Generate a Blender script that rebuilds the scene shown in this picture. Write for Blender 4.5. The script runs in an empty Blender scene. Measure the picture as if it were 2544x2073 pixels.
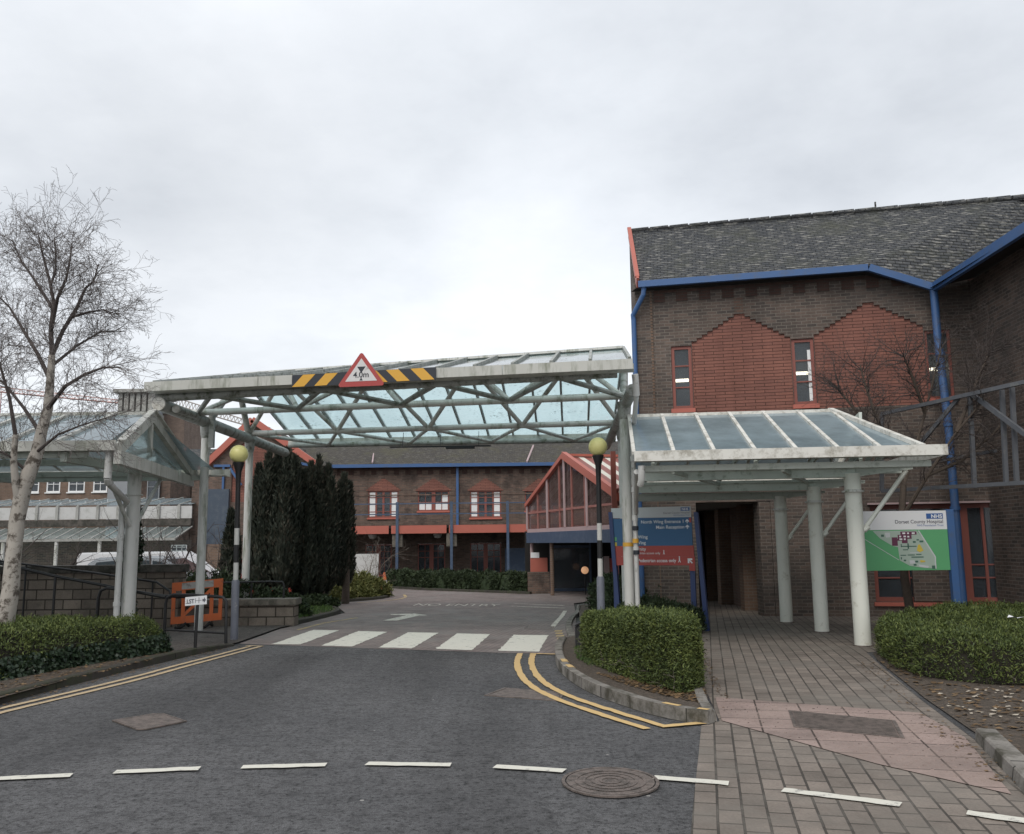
import bpy, bmesh, math, random
import numpy as np
from mathutils import Vector, Matrix
from mathutils.geometry import tessellate_polygon
random.seed(7); rng = np.random.default_rng(7)
SC = bpy.context.scene; COL = SC.collection
# ---------------------------------------------------------------- camera and terrain
PITCH, ROLL, FD, EYE = math.radians(8.16), math.radians(.65), 1807.0, 1.61
_f = Vector((0, math.cos(PITCH), math.sin(PITCH))); _u0 = Vector((0, -math.sin(PITCH), math.cos(PITCH))); _r0 = Vector((1, 0, 0))
_r = math.cos(ROLL)*_r0 - math.sin(ROLL)*_u0; _u = math.sin(ROLL)*_r0 + math.cos(ROLL)*_u0
def zg(y): return 0.0 if y < 12 else -.015*(min(y, 30)-12)
def at(px, py, Y):                       # survey helper: a sight line met at distance Y
    d = _f + _r*((px-1065.4)/FD) - _u*((py-868.2)/FD)
    return Vector((0, 0, EYE)) + d*(Y/d.y)
def V(*a): return Vector(a)
# ---------------------------------------------------------------- materials
def newmat(name):
    m = bpy.data.materials.new(name); m.use_nodes = True
    return m, m.node_tree.nodes, m.node_tree.links, m.node_tree.nodes['Principled BSDF']
def noise(N, L, vec, scale, detail=4, rough=.6):
    n = N.new('ShaderNodeTexNoise'); n.inputs['Scale'].default_value = scale; n.inputs['Detail'].default_value = detail
    n.inputs['Roughness'].default_value = rough; L.new(vec, n.inputs['Vector']); return n
def ramp(N, L, fac, stops):
    r = N.new('ShaderNodeValToRGB'); e = r.color_ramp.elements
    while len(e) < len(stops): e.new(.5)
    for k, (p, c) in enumerate(stops):
        e[k].position = p; e[k].color = (*c, 1) if len(c) == 3 else c
    L.new(fac, r.inputs['Fac']); return r
def mix(N, L, fac, a, b, bt='MIX'):
    m = N.new('ShaderNodeMix'); m.data_type = 'RGBA'; m.blend_type = bt
    for s, v in ((m.inputs[0], fac), (m.inputs[6], a), (m.inputs[7], b)):
        if isinstance(v, (int, float)): s.default_value = v
        elif isinstance(v, tuple): s.default_value = (*v, 1)
        else: L.new(v, s)
    return m.outputs[2]
def geo(N): return N.new('ShaderNodeNewGeometry').outputs['Position']
def bump(N, L, h, strength, dist, P):
    b = N.new('ShaderNodeBump'); b.inputs['Strength'].default_value = strength; b.inputs['Distance'].default_value = dist
    L.new(h, b.inputs['Height']); L.new(b.outputs[0], P.inputs['Normal'])
def paint(name, col, rough=.5, var=.25, scale=6, dirt=None, dscale=3, dcut=(.5, .7), bmp=0, metal=0, streak=False, spec=.5):
    m, N, L, P = newmat(name); pos = geo(N)
    n = noise(N, L, pos, scale)
    c = mix(N, L, n.outputs[0], tuple(v*(1-var) for v in col), tuple(min(1, v*(1+var)) for v in col))
    if dirt:
        v = pos
        if streak:
            mp = N.new('ShaderNodeMapping'); mp.inputs['Scale'].default_value = (1, 1, .18); L.new(pos, mp.inputs[0]); v = mp.outputs[0]
        d = noise(N, L, v, dscale, 6, .7)
        r = ramp(N, L, d.outputs[0], [(dcut[0], (0, 0, 0)), (dcut[1], (1, 1, 1))])
        c = mix(N, L, r.outputs[0], c, dirt)
    L.new(c, P.inputs['Base Color']); P.inputs['Roughness'].default_value = rough; P.inputs['Metallic'].default_value = metal
    P.inputs['Specular IOR Level'].default_value = spec
    if bmp:
        n2 = noise(N, L, pos, scale*6); bump(N, L, n2.outputs[0], bmp, .01, P)
    return m
def brick(name, ca, cb, mortar, bw=.225, bh=.075, ms=.01, rough=.9, dirt=None, dcut=(.5, .75), bstr=.6, offset=.5, squash=1, blot=.5, spec=.25, dscale=.8):
    m, N, L, P = newmat(name); uv = N.new('ShaderNodeUVMap').outputs[0]; pos = geo(N)
    wob = noise(N, L, uv, 3.0, 2)
    add = N.new('ShaderNodeVectorMath'); add.operation = 'MULTIPLY_ADD'; L.new(wob.outputs[1], add.inputs[0])
    add.inputs[1].default_value = (ms*.6,)*3; L.new(uv, add.inputs[2])
    b = N.new('ShaderNodeTexBrick'); L.new(add.outputs[0], b.inputs['Vector'])
    b.inputs['Scale'].default_value = 1; b.inputs['Brick Width'].default_value = bw; b.inputs['Row Height'].default_value = bh
    b.inputs['Mortar Size'].default_value = ms; b.inputs['Mortar Smooth'].default_value = .3; b.offset = offset; b.squash = squash
    b.inputs['Color1'].default_value = (*ca, 1); b.inputs['Color2'].default_value = (*cb, 1); b.inputs['Mortar'].default_value = (*mortar, 1)
    n = noise(N, L, pos, 1.3, 5, .65)
    c = mix(N, L, .8*blot, b.outputs[0], ramp(N, L, n.outputs[0], [(.3, (.25,)*3), (.7, (1, 1, 1))]).outputs[0], 'MULTIPLY')
    mpv = N.new('ShaderNodeMapping'); mpv.inputs['Scale'].default_value = (2.2, 2.2, .22); L.new(pos, mpv.inputs[0]); sn = noise(N, L, mpv.outputs[0], 1.0, 5, .65)
    c = mix(N, L, .7*blot, c, ramp(N, L, sn.outputs[0], [(.35, (.35,)*3), (.6, (1, 1, 1))]).outputs[0], 'MULTIPLY')
    f = noise(N, L, pos, 55, 3)
    c = mix(N, L, .35, c, ramp(N, L, f.outputs[0], [(.3, (.35,)*3), (.7, (1, 1, 1))]).outputs[0], 'MULTIPLY')
    if dirt:
        d = noise(N, L, pos, dscale, 7, .7)
        c = mix(N, L, ramp(N, L, d.outputs[0], [(dcut[0], (0, 0, 0)), (dcut[1], (1, 1, 1))]).outputs[0], c, dirt)
    L.new(c, P.inputs['Base Color']); P.inputs['Roughness'].default_value = rough; P.inputs['Specular IOR Level'].default_value = spec
    inv = N.new('ShaderNodeMath'); inv.operation = 'SUBTRACT'; inv.inputs[0].default_value = 1; L.new(b.outputs['Fac'], inv.inputs[1])
    s = N.new('ShaderNodeMath'); s.operation = 'MULTIPLY_ADD'; L.new(f.outputs[0], s.inputs[0]); s.inputs[1].default_value = .35; L.new(inv.outputs[0], s.inputs[2])
    bump(N, L, s.outputs[0], bstr, .012, P)
    return m
def leaf(name, cs, scale=2.0, rough=.6, trans=.15):
    m, N, L, P = newmat(name)
    g = N.new('ShaderNodeNewGeometry')
    n = noise(N, L, g.outputs['Position'], scale, 4, .7)
    a = N.new('ShaderNodeMath'); a.operation = 'MULTIPLY_ADD'; L.new(g.outputs['Random Per Island'], a.inputs[0]); a.inputs[1].default_value = .55
    s = N.new('ShaderNodeMath'); s.operation = 'MULTIPLY_ADD'; L.new(n.outputs[0], s.inputs[0]); s.inputs[1].default_value = .9; s.inputs[2].default_value = -.22
    L.new(s.outputs[0], a.inputs[2])
    r = ramp(N, L, a.outputs[0], [(k/(len(cs)-1)*.8+.1, c) for k, c in enumerate(cs)])
    L.new(r.outputs[0], P.inputs['Base Color']); P.inputs['Roughness'].default_value = rough; P.inputs['Specular IOR Level'].default_value = .3
    if trans: P.inputs['Transmission Weight'].default_value = 0; P.inputs['Subsurface Weight'].default_value = 0
    return m
def glassmat(name, tint, opac=.35, film=(.55, .6, .58), spots=True, fresnel=1.45, back=.4):
    m, N, L, P = newmat(name); N.remove(P); out = N['Material Output']; pos = geo(N)
    t = N.new('ShaderNodeBsdfTransparent'); t.inputs[0].default_value = (*tint, 1)
    d = N.new('ShaderNodeBsdfTranslucent'); d.inputs[0].default_value = (*film, 1)
    d2 = N.new('ShaderNodeBsdfDiffuse'); d2.inputs[0].default_value = (*film, 1)
    md = N.new('ShaderNodeMixShader'); md.inputs[0].default_value = back; L.new(d.outputs[0], md.inputs[1]); L.new(d2.outputs[0], md.inputs[2])
    m1 = N.new('ShaderNodeMixShader')
    n = noise(N, L, pos, 1.2, 6, .7)
    r = ramp(N, L, n.outputs[0], [(.3, (opac*.7,)*3), (.7, (min(1, opac*1.3),)*3)])
    L.new(r.outputs[0], m1.inputs[0]); L.new(t.outputs[0], m1.inputs[1]); L.new(md.outputs[0], m1.inputs[2])
    g = N.new('ShaderNodeBsdfGlossy'); g.inputs['Roughness'].default_value = .06
    fr = N.new('ShaderNodeFresnel'); fr.inputs['IOR'].default_value = fresnel
    m2 = N.new('ShaderNodeMixShader'); L.new(fr.outputs[0], m2.inputs[0]); L.new(m1.outputs[0], m2.inputs[1]); L.new(g.outputs[0], m2.inputs[2])
    last = m2.outputs[0]
    if spots:
        s = noise(N, L, pos, 14, 5, .75); s2 = noise(N, L, pos, 1.7, 3)
        a = N.new('ShaderNodeMath'); a.operation = 'MULTIPLY_ADD'; L.new(s2.outputs[0], a.inputs[0]); a.inputs[1].default_value = .35; L.new(s.outputs[0], a.inputs[2])
        rr = ramp(N, L, a.outputs[0], [(.78, (0, 0, 0)), (.83, (.75,)*3)])
        dd = N.new('ShaderNodeBsdfDiffuse'); dd.inputs[0].default_value = (.05, .055, .045, 1)
        m3 = N.new('ShaderNodeMixShader'); L.new(rr.outputs[0], m3.inputs[0]); L.new(last, m3.inputs[1]); L.new(dd.outputs[0], m3.inputs[2]); last = m3.outputs[0]
    L.new(last, out.inputs[0]); return m
def emit(name, col, s):
    m, N, L, P = newmat(name); P.inputs['Base Color'].default_value = (*col, 1); P.inputs['Emission Color'].default_value = (*col, 1); P.inputs['Emission Strength'].default_value = s; return m
def asphalt_mat(name, base, worn):
    m, N, L, P = newmat(name); pos = geo(N)
    f = noise(N, L, pos, 130, 3, .7); g = noise(N, L, pos, 28, 4, .7); b = noise(N, L, pos, .55, 5, .6)
    c = mix(N, L, ramp(N, L, b.outputs[0], [(.32, (0, 0, 0)), (.68, (1, 1, 1))]).outputs[0], base, worn)
    c = mix(N, L, .75, c, ramp(N, L, f.outputs[0], [(.34, (.3,)*3), (.5, (.95,)*3), (.68, (1.8,)*3)]).outputs[0], 'MULTIPLY')
    c = mix(N, L, .85, c, ramp(N, L, g.outputs[0], [(.36, (.2,)*3), (.47, (.95,)*3), (.66, (1.25,)*3)]).outputs[0], 'MULTIPLY')
    g2 = noise(N, L, pos, 8, 6, .75); c = mix(N, L, .7, c, ramp(N, L, g2.outputs[0], [(.36, (.42,)*3), (.52, (1,)*3), (.7, (1.2,)*3)]).outputs[0], 'MULTIPLY')
    v = N.new('ShaderNodeTexVoronoi'); v.inputs['Scale'].default_value = 1.6; v.inputs['Randomness'].default_value = 1; L.new(pos, v.inputs['Vector'])
    c = mix(N, L, ramp(N, L, v.outputs['Distance'], [(.0, (.6,)*3), (.02, (.6,)*3), (.026, (0, 0, 0))]).outputs[0], c, (.5, .48, .45))
    mp = N.new('ShaderNodeMapping'); mp.inputs['Rotation'].default_value = (0, 0, math.radians(8)); mp.inputs['Scale'].default_value = (.75, .12, 1); L.new(pos, mp.inputs[0])
    tr = noise(N, L, mp.outputs[0], 1.0, 3, .5)
    c = mix(N, L, .5, c, ramp(N, L, tr.outputs[0], [(.36, (.35,)*3), (.55, (1,)*3)]).outputs[0], 'MULTIPLY')
    L.new(c, P.inputs['Base Color']); P.inputs['Roughness'].default_value = .85; P.inputs['Specular IOR Level'].default_value = .3
    s = N.new('ShaderNodeMath'); s.operation = 'MULTIPLY_ADD'; L.new(g.outputs[0], s.inputs[0]); s.inputs[1].default_value = .8; L.new(f.outputs[0], s.inputs[2])
    bump(N, L, s.outputs[0], .7, .012, P); return m
def worn_paint(name, col, under, cut=(.33, .4)):
    m, N, L, P = newmat(name); pos = geo(N)
    n = noise(N, L, pos, 9, 8, .75); k = noise(N, L, pos, 40, 3)
    c = mix(N, L, k.outputs[0], tuple(v*.8 for v in col), col)
    c = mix(N, L, ramp(N, L, n.outputs[0], [(cut[0], (1, 1, 1)), (cut[1], (0, 0, 0))]).outputs[0], c, under)
    L.new(c, P.inputs['Base Color']); P.inputs['Roughness'].default_value = .75; bump(N, L, k.outputs[0], .4, .005, P); return m
def roof_mat(name, ca, cb, moss, row=.1, spots=1):
    m, N, L, P = newmat(name); uv = N.new('ShaderNodeUVMap').outputs[0]; pos = geo(N)
    wob = noise(N, L, uv, 1.5, 3)
    add = N.new('ShaderNodeVectorMath'); add.operation = 'MULTIPLY_ADD'; L.new(wob.outputs[1], add.inputs[0]); add.inputs[1].default_value = (.05, .05, 0); L.new(uv, add.inputs[2])
    b = N.new('ShaderNodeTexBrick'); L.new(add.outputs[0], b.inputs['Vector']); b.inputs['Scale'].default_value = 1
    b.inputs['Brick Width'].default_value = .17; b.inputs['Row Height'].default_value = row; b.inputs['Mortar Size'].default_value = .012; b.inputs['Mortar Smooth'].default_value = .5
    b.inputs['Color1'].default_value = (*ca, 1); b.inputs['Color2'].default_value = (*cb, 1); b.inputs['Mortar'].default_value = (.012, .012, .013, 1)
    mp = N.new('ShaderNodeMapping'); mp.inputs['Scale'].default_value = (1.1, 4, 1); L.new(uv, mp.inputs[0])
    s = noise(N, L, mp.outputs[0], 3.5, 6, .7)
    sepv = N.new('ShaderNodeSeparateXYZ'); L.new(add.outputs[0], sepv.inputs[0])
    fr_ = N.new('ShaderNodeMath'); fr_.operation = 'FLOORED_MODULO'; L.new(sepv.outputs[1], fr_.inputs[0]); fr_.inputs[1].default_value = row
    lines = ramp(N, L, fr_.outputs[0], [(row*.1, (.25,)*3), (row*.38, (1, 1, 1))])
    c = mix(N, L, ramp(N, L, s.outputs[0], [(.53, (0, 0, 0)), (.64, (.85*spots,)*3)]).outputs[0], b.outputs[0], (.34, .33, .30))
    n = noise(N, L, pos, .9, 6, .7)
    c = mix(N, L, ramp(N, L, n.outputs[0], [(.5, (0, 0, 0)), (.75, (.75,)*3)]).outputs[0], c, moss)
    c = mix(N, L, .85, c, lines.outputs[0], 'MULTIPLY')
    L.new(c, P.inputs['Base Color']); P.inputs['Roughness'].default_value = .85; P.inputs['Specular IOR Level'].default_value = .25
    sep = N.new('ShaderNodeSeparateXYZ'); L.new(uv, sep.inputs[0])
    md = N.new('ShaderNodeMath'); md.operation = 'MODULO'; L.new(sep.outputs[1], md.inputs[0]); md.inputs[1].default_value = row
    ss = N.new('ShaderNodeMath'); ss.operation = 'MULTIPLY_ADD'; L.new(md.outputs[0], ss.inputs[0]); ss.inputs[1].default_value = -6/row*.1; L.new(s.outputs[0], ss.inputs[2])
    bump(N, L, ss.outputs[0], .8, .03, P); return m
K = {}
K['asphalt'] = asphalt_mat('asphalt', (.09, .09, .093), (.125, .124, .126))
K['tarmac'] = asphalt_mat('pavement_tarmac', (.12, .105, .095), (.16, .14, .125))
K['ground'] = asphalt_mat('rough_ground', (.1, .1, .09), (.13, .13, .12))
K['paver'] = brick('block_paving', (.31, .264, .226), (.225, .193, .166), (.09, .08, .069), bw=.25, bh=.145, ms=.009, dirt=(.17, .155, .135), dcut=(.48, .7), bstr=.7, offset=.5)
K['paverfar'] = brick('drive_paving', (.32, .262, .243), (.26, .222, .21), (.16, .14, .133), bw=.2, bh=.1, ms=.008, dirt=(.2, .185, .175), dcut=(.48, .7), bstr=.15)
K['tactile'] = brick('tactile_paving', (.42, .318, .283), (.36, .28, .25), (.09, .07, .06), bw=.4, bh=.4, ms=.009, dirt=(.27, .21, .18), dcut=(.45, .75), offset=0)
K['soil'] = paint('soil', (.07, .055, .042), .95, .5, 30, (.13, .1, .075), 22, (.5, .62), 1)
K['grass'] = leaf('grass_blades', [(.03, .06, .015), (.06, .11, .025), (.1, .15, .04)], 3)
K['kerb'] = brick('kerb_stone', (.36, .335, .3), (.29, .27, .245), (.04, .04, .037), bw=.9, bh=3, ms=.012, dirt=(.07, .065, .05), dcut=(.45, .62), bstr=.5, dscale=3)
K['kerbdark'] = brick('mossy_kerb', (.09, .08, .07), (.07, .062, .055), (.02, .02, .02), bw=.9, bh=3, ms=.012, dirt=(.045, .048, .03), dcut=(.45, .6), dscale=4)
K['yellow'] = worn_paint('yellow_line_paint', (.62, .43, .19), (.13, .11, .09), (.3, .36))
K['yellowpale'] = worn_paint('pale_yellow_line_paint', (.5, .385, .24), (.12, .1, .09), (.34, .42))
K['white'] = worn_paint('white_road_paint', (.68, .66, .58), (.2, .19, .18), (.34, .43))
K['whiteworn'] = worn_paint('faded_road_paint', (.62, .58, .5), (.2, .17, .155), (.38, .52))
K['yellowworn'] = worn_paint('faded_yellow_paint', (.5, .36, .14), (.2, .17, .15), (.42, .55))
K['iron'] = paint('cast_iron', (.175, .142, .125), .6, .3, 30, (.09, .075, .065), 14, (.45, .6), .5, .3)
K['steel'] = paint('weathered_white_steel', (.58, .58, .55), .45, .12, 3, (.2, .22, .16), 5, (.52, .66), .1, streak=True)
K['steeldirty'] = paint('grimy_grey_steel', (.33, .34, .32), .5, .2, 4, (.09, .1, .065), 6, (.48, .66), .15)
K['fascia'] = paint('stained_fascia', (.5, .5, .46), .5, .1, 2, (.25, .26, .21), 6, (.5, .68), .05, streak=True)
K['fascianew'] = paint('white_fascia', (.66, .65, .6), .5, .1, 2, (.3, .28, .23), 6, (.47, .68), .05)
K['white_steel'] = paint('cream_white_steel', (.68, .69, .62), .42, .07, 2, (.4, .38, .3), 6, (.58, .76), .03)
K['green_steel'] = paint('pale_green_steel', (.46, .5, .45), .45, .1, 3, (.2, .23, .18), 7, (.55, .72))
K['plastic'] = paint('grey_white_plastic', (.58, .58, .56), .4, .08, 4, (.3, .3, .27), 9, (.56, .7))
K['glassroof'] = glassmat('roof_glass', (.72, .92, .935), .36, (.72, .86, .87))
K['glassblue'] = glassmat('dusty_canopy_glass', (.42, .52, .55), .7, (.36, .45, .49), spots=False, back=.8)  # blue-grey film puts the sky's reflection into the glass colour
K['glasswin'] = glassmat('window_glass', (.8, .84, .88), .36, (.3, .35, .4), spots=False, fresnel=1.5)  # film colour and opacity raised to paint sky reflected in the panes
K['brickdark'] = brick('dark_brown_brick', (.2, .15, .125), (.105, .09, .082), (.235, .205, .178), ms=.01, dirt=(.075, .066, .06), dcut=(.52, .75))
K['brickred'] = brick('red_panel_brick', (.335, .15, .115), (.27, .125, .1), (.1, .05, .04), bw=.45, bh=.075, ms=.008, blot=.3)
K['brickfar'] = brick('brown_brick', (.25, .165, .13), (.14, .103, .086), (.2, .17, .145), ms=.011, dirt=(.04, .032, .03), dcut=(.52, .72))
K['brickmid'] = brick('reddish_brown_brick', (.21, .135, .105), (.16, .105, .085), (.17, .15, .13), ms=.011)
K['bricktan'] = brick('tan_brick', (.28, .185, .135), (.22, .15, .115), (.27, .23, .19), ms=.01)
K['rooftile'] = roof_mat('lichen_roof_tiles', (.058, .063, .07), (.085, .088, .092), (.075, .078, .055), .1)
K['rooffar'] = roof_mat('mossy_roof_tiles', (.06, .055, .05), (.09, .08, .065), (.1, .095, .05), .12, .5)
K['blue'] = paint('blue_paint', (.042, .108, .26), .45, .15, 2, (.07, .1, .16), 4, (.5, .75))
K['bluedark'] = paint('faded_blue_panel', (.05, .08, .135), .5, .15, 2, (.1, .13, .18), 4, (.5, .75))
K['red'] = paint('red_brown_paint', (.23, .07, .052), .5, .12, 3, (.2, .06, .045), 6, (.55, .75))
K['redlight'] = paint('salmon_red_paint', (.42, .12, .085), .5, .1, 3, (.3, .1, .07), 6, (.6, .8))
K['pinkgrey'] = paint('faded_pink_metal', (.42, .31, .31), .5, .1, 4)
K['black'] = paint('black_gloss_paint', (.012, .012, .013), .5, .3, 6, (.045, .04, .034), 12, (.62, .75))
K['blackmatt'] = paint('matt_black', (.015, .015, .017), .7, .3, 6)
K['navy'] = paint('navy_post_paint', (.028, .05, .14), .45, .15, 3)
K['stone'] = brick('stone_blocks', (.34, .285, .235), (.22, .185, .155), (.085, .072, .06), bw=.38, bh=.205, ms=.014, dirt=(.1, .09, .075), dcut=(.5, .72), bstr=1, dscale=1.6)
K['coping'] = paint('dark_coping_stone', (.09, .08, .07), .9, .3, 8, (.035, .035, .028), 5, (.42, .6), .5)
K['copinglight'] = paint('grey_coping_stone', (.17, .15, .125), .9, .3, 8, (.08, .075, .06), 5, (.45, .65), .5)
K['birch'] = paint('birch_bark', (.37, .34, .3), .85, .25, 5, (.09, .075, .06), 7, (.5, .6), .5)
K['twig'] = paint('dark_twig', (.065, .052, .048), .9, .3, 10)
K['twiggrey'] = paint('grey_twig', (.14, .12, .1), .9, .3, 10)
K['bark'] = paint('bark', (.09, .07, .055), .95, .4, 20, None, bmp=1)
K['hedge'] = leaf('clipped_yew_leaf', [(.03, .045, .016), (.06, .085, .026), (.105, .135, .036), (.17, .195, .055)], 3)
K['hedgedark'] = leaf('dark_hedge_leaf', [(.018, .03, .014), (.03, .046, .02), (.05, .07, .03)], 3)
K['ivy'] = leaf('ivy_leaf', [(.013, .026, .014), (.022, .038, .02), (.038, .058, .03)], 2, .35)
K['yew'] = leaf('dark_yew_leaf', [(.014, .019, .015), (.026, .034, .025), (.048, .055, .04), (.09, .075, .056)], 1.5)
K['juniper'] = leaf('juniper_leaf', [(.06, .08, .02), (.12, .13, .04), (.2, .19, .06)], 2)
K['orange'] = paint('orange_plastic', (.62, .145, .045), .5, .15, 4, (.3, .12, .07), 8, (.56, .72))
K['greypanel'] = paint('reflective_strip', (.4, .39, .37), .5, .1, 6, (.25, .22, .2), 9, (.5, .65))
K['globe'] = paint('yellow_globe_plastic', (.78, .73, .3), .35, .06, 5, (.55, .52, .2), 4, (.55, .8))
K['beaconwhite'] = paint('beacon_white', (.5, .5, .48), .5, .1, 6)
K['greypost'] = paint('grey_blue_post', (.12, .13, .16), .5, .2, 5, (.25, .25, .25), 8, (.6, .72))
K['signgrey'] = paint('sign_pale_grey', (.5, .52, .53), .5, .05, 2)
K['signblue'] = paint('sign_blue', (.035, .115, .24), .5, .06, 2)
K['signred'] = paint('sign_red', (.36, .06, .05), .5, .06, 2)
K['signwhite'] = paint('sign_white', (.68, .69, .7), .5, .04, 2)
K['lettering'] = paint('white_lettering', (.7, .72, .74), .5, .02, 2)
K['inkblue'] = paint('blue_ink', (.03, .1, .3), .5, .02, 2)
K['inkgrey'] = paint('grey_ink', (.1, .1, .12), .5, .02, 2)
K['mapgreen'] = paint('map_green', (.1, .34, .15), .5, .06, 2)
K['mapgrey'] = paint('map_grey', (.34, .42, .36), .5, .06, 2)
K['mappurple'] = paint('map_purple', (.11, .025, .06), .5, .04, 2)
K['mapdark'] = paint('map_dark_green', (.05, .12, .09), .5, .04, 2)
K['mapyellow'] = paint('map_yellow', (.55, .42, .06), .5, .04, 2)
K['warnred'] = paint('sign_border_red', (.38, .055, .05), .5, .06, 3)
K['hazyellow'] = paint('hazard_yellow', (.66, .36, .045), .5, .06, 3)
K['hazblack'] = paint('hazard_black', (.022, .026, .035), .5, .1, 3)
K['warnwhite'] = paint('sign_face_white', (.62, .61, .6), .5, .04, 3, (.4, .38, .36), 7, (.6, .72))
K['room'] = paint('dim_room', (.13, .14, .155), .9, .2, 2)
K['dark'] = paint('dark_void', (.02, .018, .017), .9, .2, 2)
K['blind'] = paint('white_blind', (.75, .76, .76), .7, .04, 3)
K['tube'] = emit('strip_light', (1, .88, .66), 3)
K['lampglow'] = emit('orange_lamp', (1, .55, .3), .3)  # glow of the added porch ball, no known lamp
K['carsilver'] = paint('silver_car_paint', (.42, .45, .48), .25, .05, 2, metal=.5)
K['vanwhite'] = paint('white_van_paint', (.62, .63, .64), .35, .04, 2, (.5, .5, .5), 4, (.6, .8))
K['carred'] = paint('red_car_paint', (.4, .05, .035), .3, .05, 2)
K['carglass'] = paint('car_glass', (.05, .065, .075), .05, .1, 2, spec=.9)
K['rubber'] = paint('tyre_rubber', (.02, .02, .02), .9, .2, 8)
K['concrete'] = paint('pale_concrete', (.33, .33, .31), .8, .15, 3, (.2, .2, .18), 2, (.5, .7))
K['whitepanel'] = paint('white_wall_panel', (.5, .5, .49), .7, .08, 2, (.35, .35, .33), 3, (.5, .75))
K['greyrender'] = paint('grey_render', (.26, .275, .29), .8, .1, 2)
K['crane'] = paint('crane_grey', (.3, .27, .25), .6, .1, 3)
K['cranered'] = paint('crane_red', (.5, .3, .27), .6, .1, 3)
K['framegrey'] = paint('weathered_grey_steel', (.105, .112, .125), .6, .2, 4, (.18, .18, .17), 7, (.55, .75))
K['glassclear'] = glassmat('clear_grimy_glass', (.8, .87, .85), .16, (.4, .46, .44), False)
K['hedgewood'] = paint('dark_hedge_twigs', (.03, .027, .019), .95, .4, 20)  # hedge core wood, colour darkened to give shade in gaps between leaves
K['brickdent'] = brick('dark_red_brick', (.12, .068, .056), (.1, .06, .05), (.1, .08, .07), ms=.01)
K['porchred'] = paint('faded_porch_red', (.3, .115, .095), .5, .12, 3, (.36, .22, .2), 5, (.5, .75))
K['bluegrey'] = paint('blue_grey_cladding', (.05, .07, .1), .55, .15, 2, (.09, .11, .13), 4, (.5, .75))
K['bricktower'] = brick('weathered_brown_brick', (.3, .22, .18), (.22, .165, .14), (.26, .22, .19), ms=.01)
K['paper'] = paint('white_paper', (.75, .76, .78), .8, .03, 5)
# ---------------------------------------------------------------- objects
WL = {}
def link(o, parent=None):
    COL.objects.link(o)
    if parent is not None: o.parent = parent
    WL[o.name] = WL[parent.name].copy() if parent is not None else o.location.copy()
    return o
def tag(o, label=None, cat=None, group=None, kind=None):
    if label: o['label'] = label
    if cat: o['category'] = cat
    if group: o['group'] = group
    if kind: o['kind'] = kind
    return o
def thing(name, loc, label, cat, group=None):
    o = bpy.data.objects.new(name, None); o.empty_display_size = .2; o.location = loc; link(o); return tag(o, label, cat, group)
def children(o): return [c for c in bpy.data.objects if c.parent == o]
def dup(o, loc, rz=0, label=None):
    ch = {}
    for c in bpy.data.objects: ch.setdefault(c.parent, []).append(c)
    def rec(s, p):
        c = s.copy(); COL.objects.link(c)
        if p is not None: c.parent = p
        for k in ch.get(s, []): rec(k, c)
        return c
    r = rec(o, None); r.location = loc; r.rotation_euler.z = rz
    if label: r['label'] = label
    WL[r.name] = Vector(loc); return r
def autouv(me):
    nl = len(me.loops)
    if not nl: return
    co = np.empty(len(me.vertices)*3); me.vertices.foreach_get('co', co); co = co.reshape(-1, 3)
    vi = np.empty(nl, dtype=np.int32); me.loops.foreach_get('vertex_index', vi)
    nf = len(me.polygons); nr = np.empty(nf*3); me.polygons.foreach_get('normal', nr); nr = nr.reshape(-1, 3)
    lt = np.empty(nf, dtype=np.int32); me.polygons.foreach_get('loop_total', lt)
    fl = np.repeat(np.arange(nf), lt)
    t = np.stack([-nr[:, 1], nr[:, 0], np.zeros(nf)], 1); ln = np.linalg.norm(t, axis=1); flat = ln < .12
    t[~flat] /= ln[~flat][:, None]; t[flat] = (.2149, .9766, 0)       # level faces: courses square to the building
    b = np.cross(nr, t); b[flat] = (.9766, -.2149, 0)
    p = co[vi]
    uv = np.stack([(p*t[fl]).sum(1), (p*b[fl]).sum(1)], 1).astype(np.float32)
    l = me.uv_layers.new(name='UVMap'); l.data.foreach_set('uv', uv.ravel())
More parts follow.
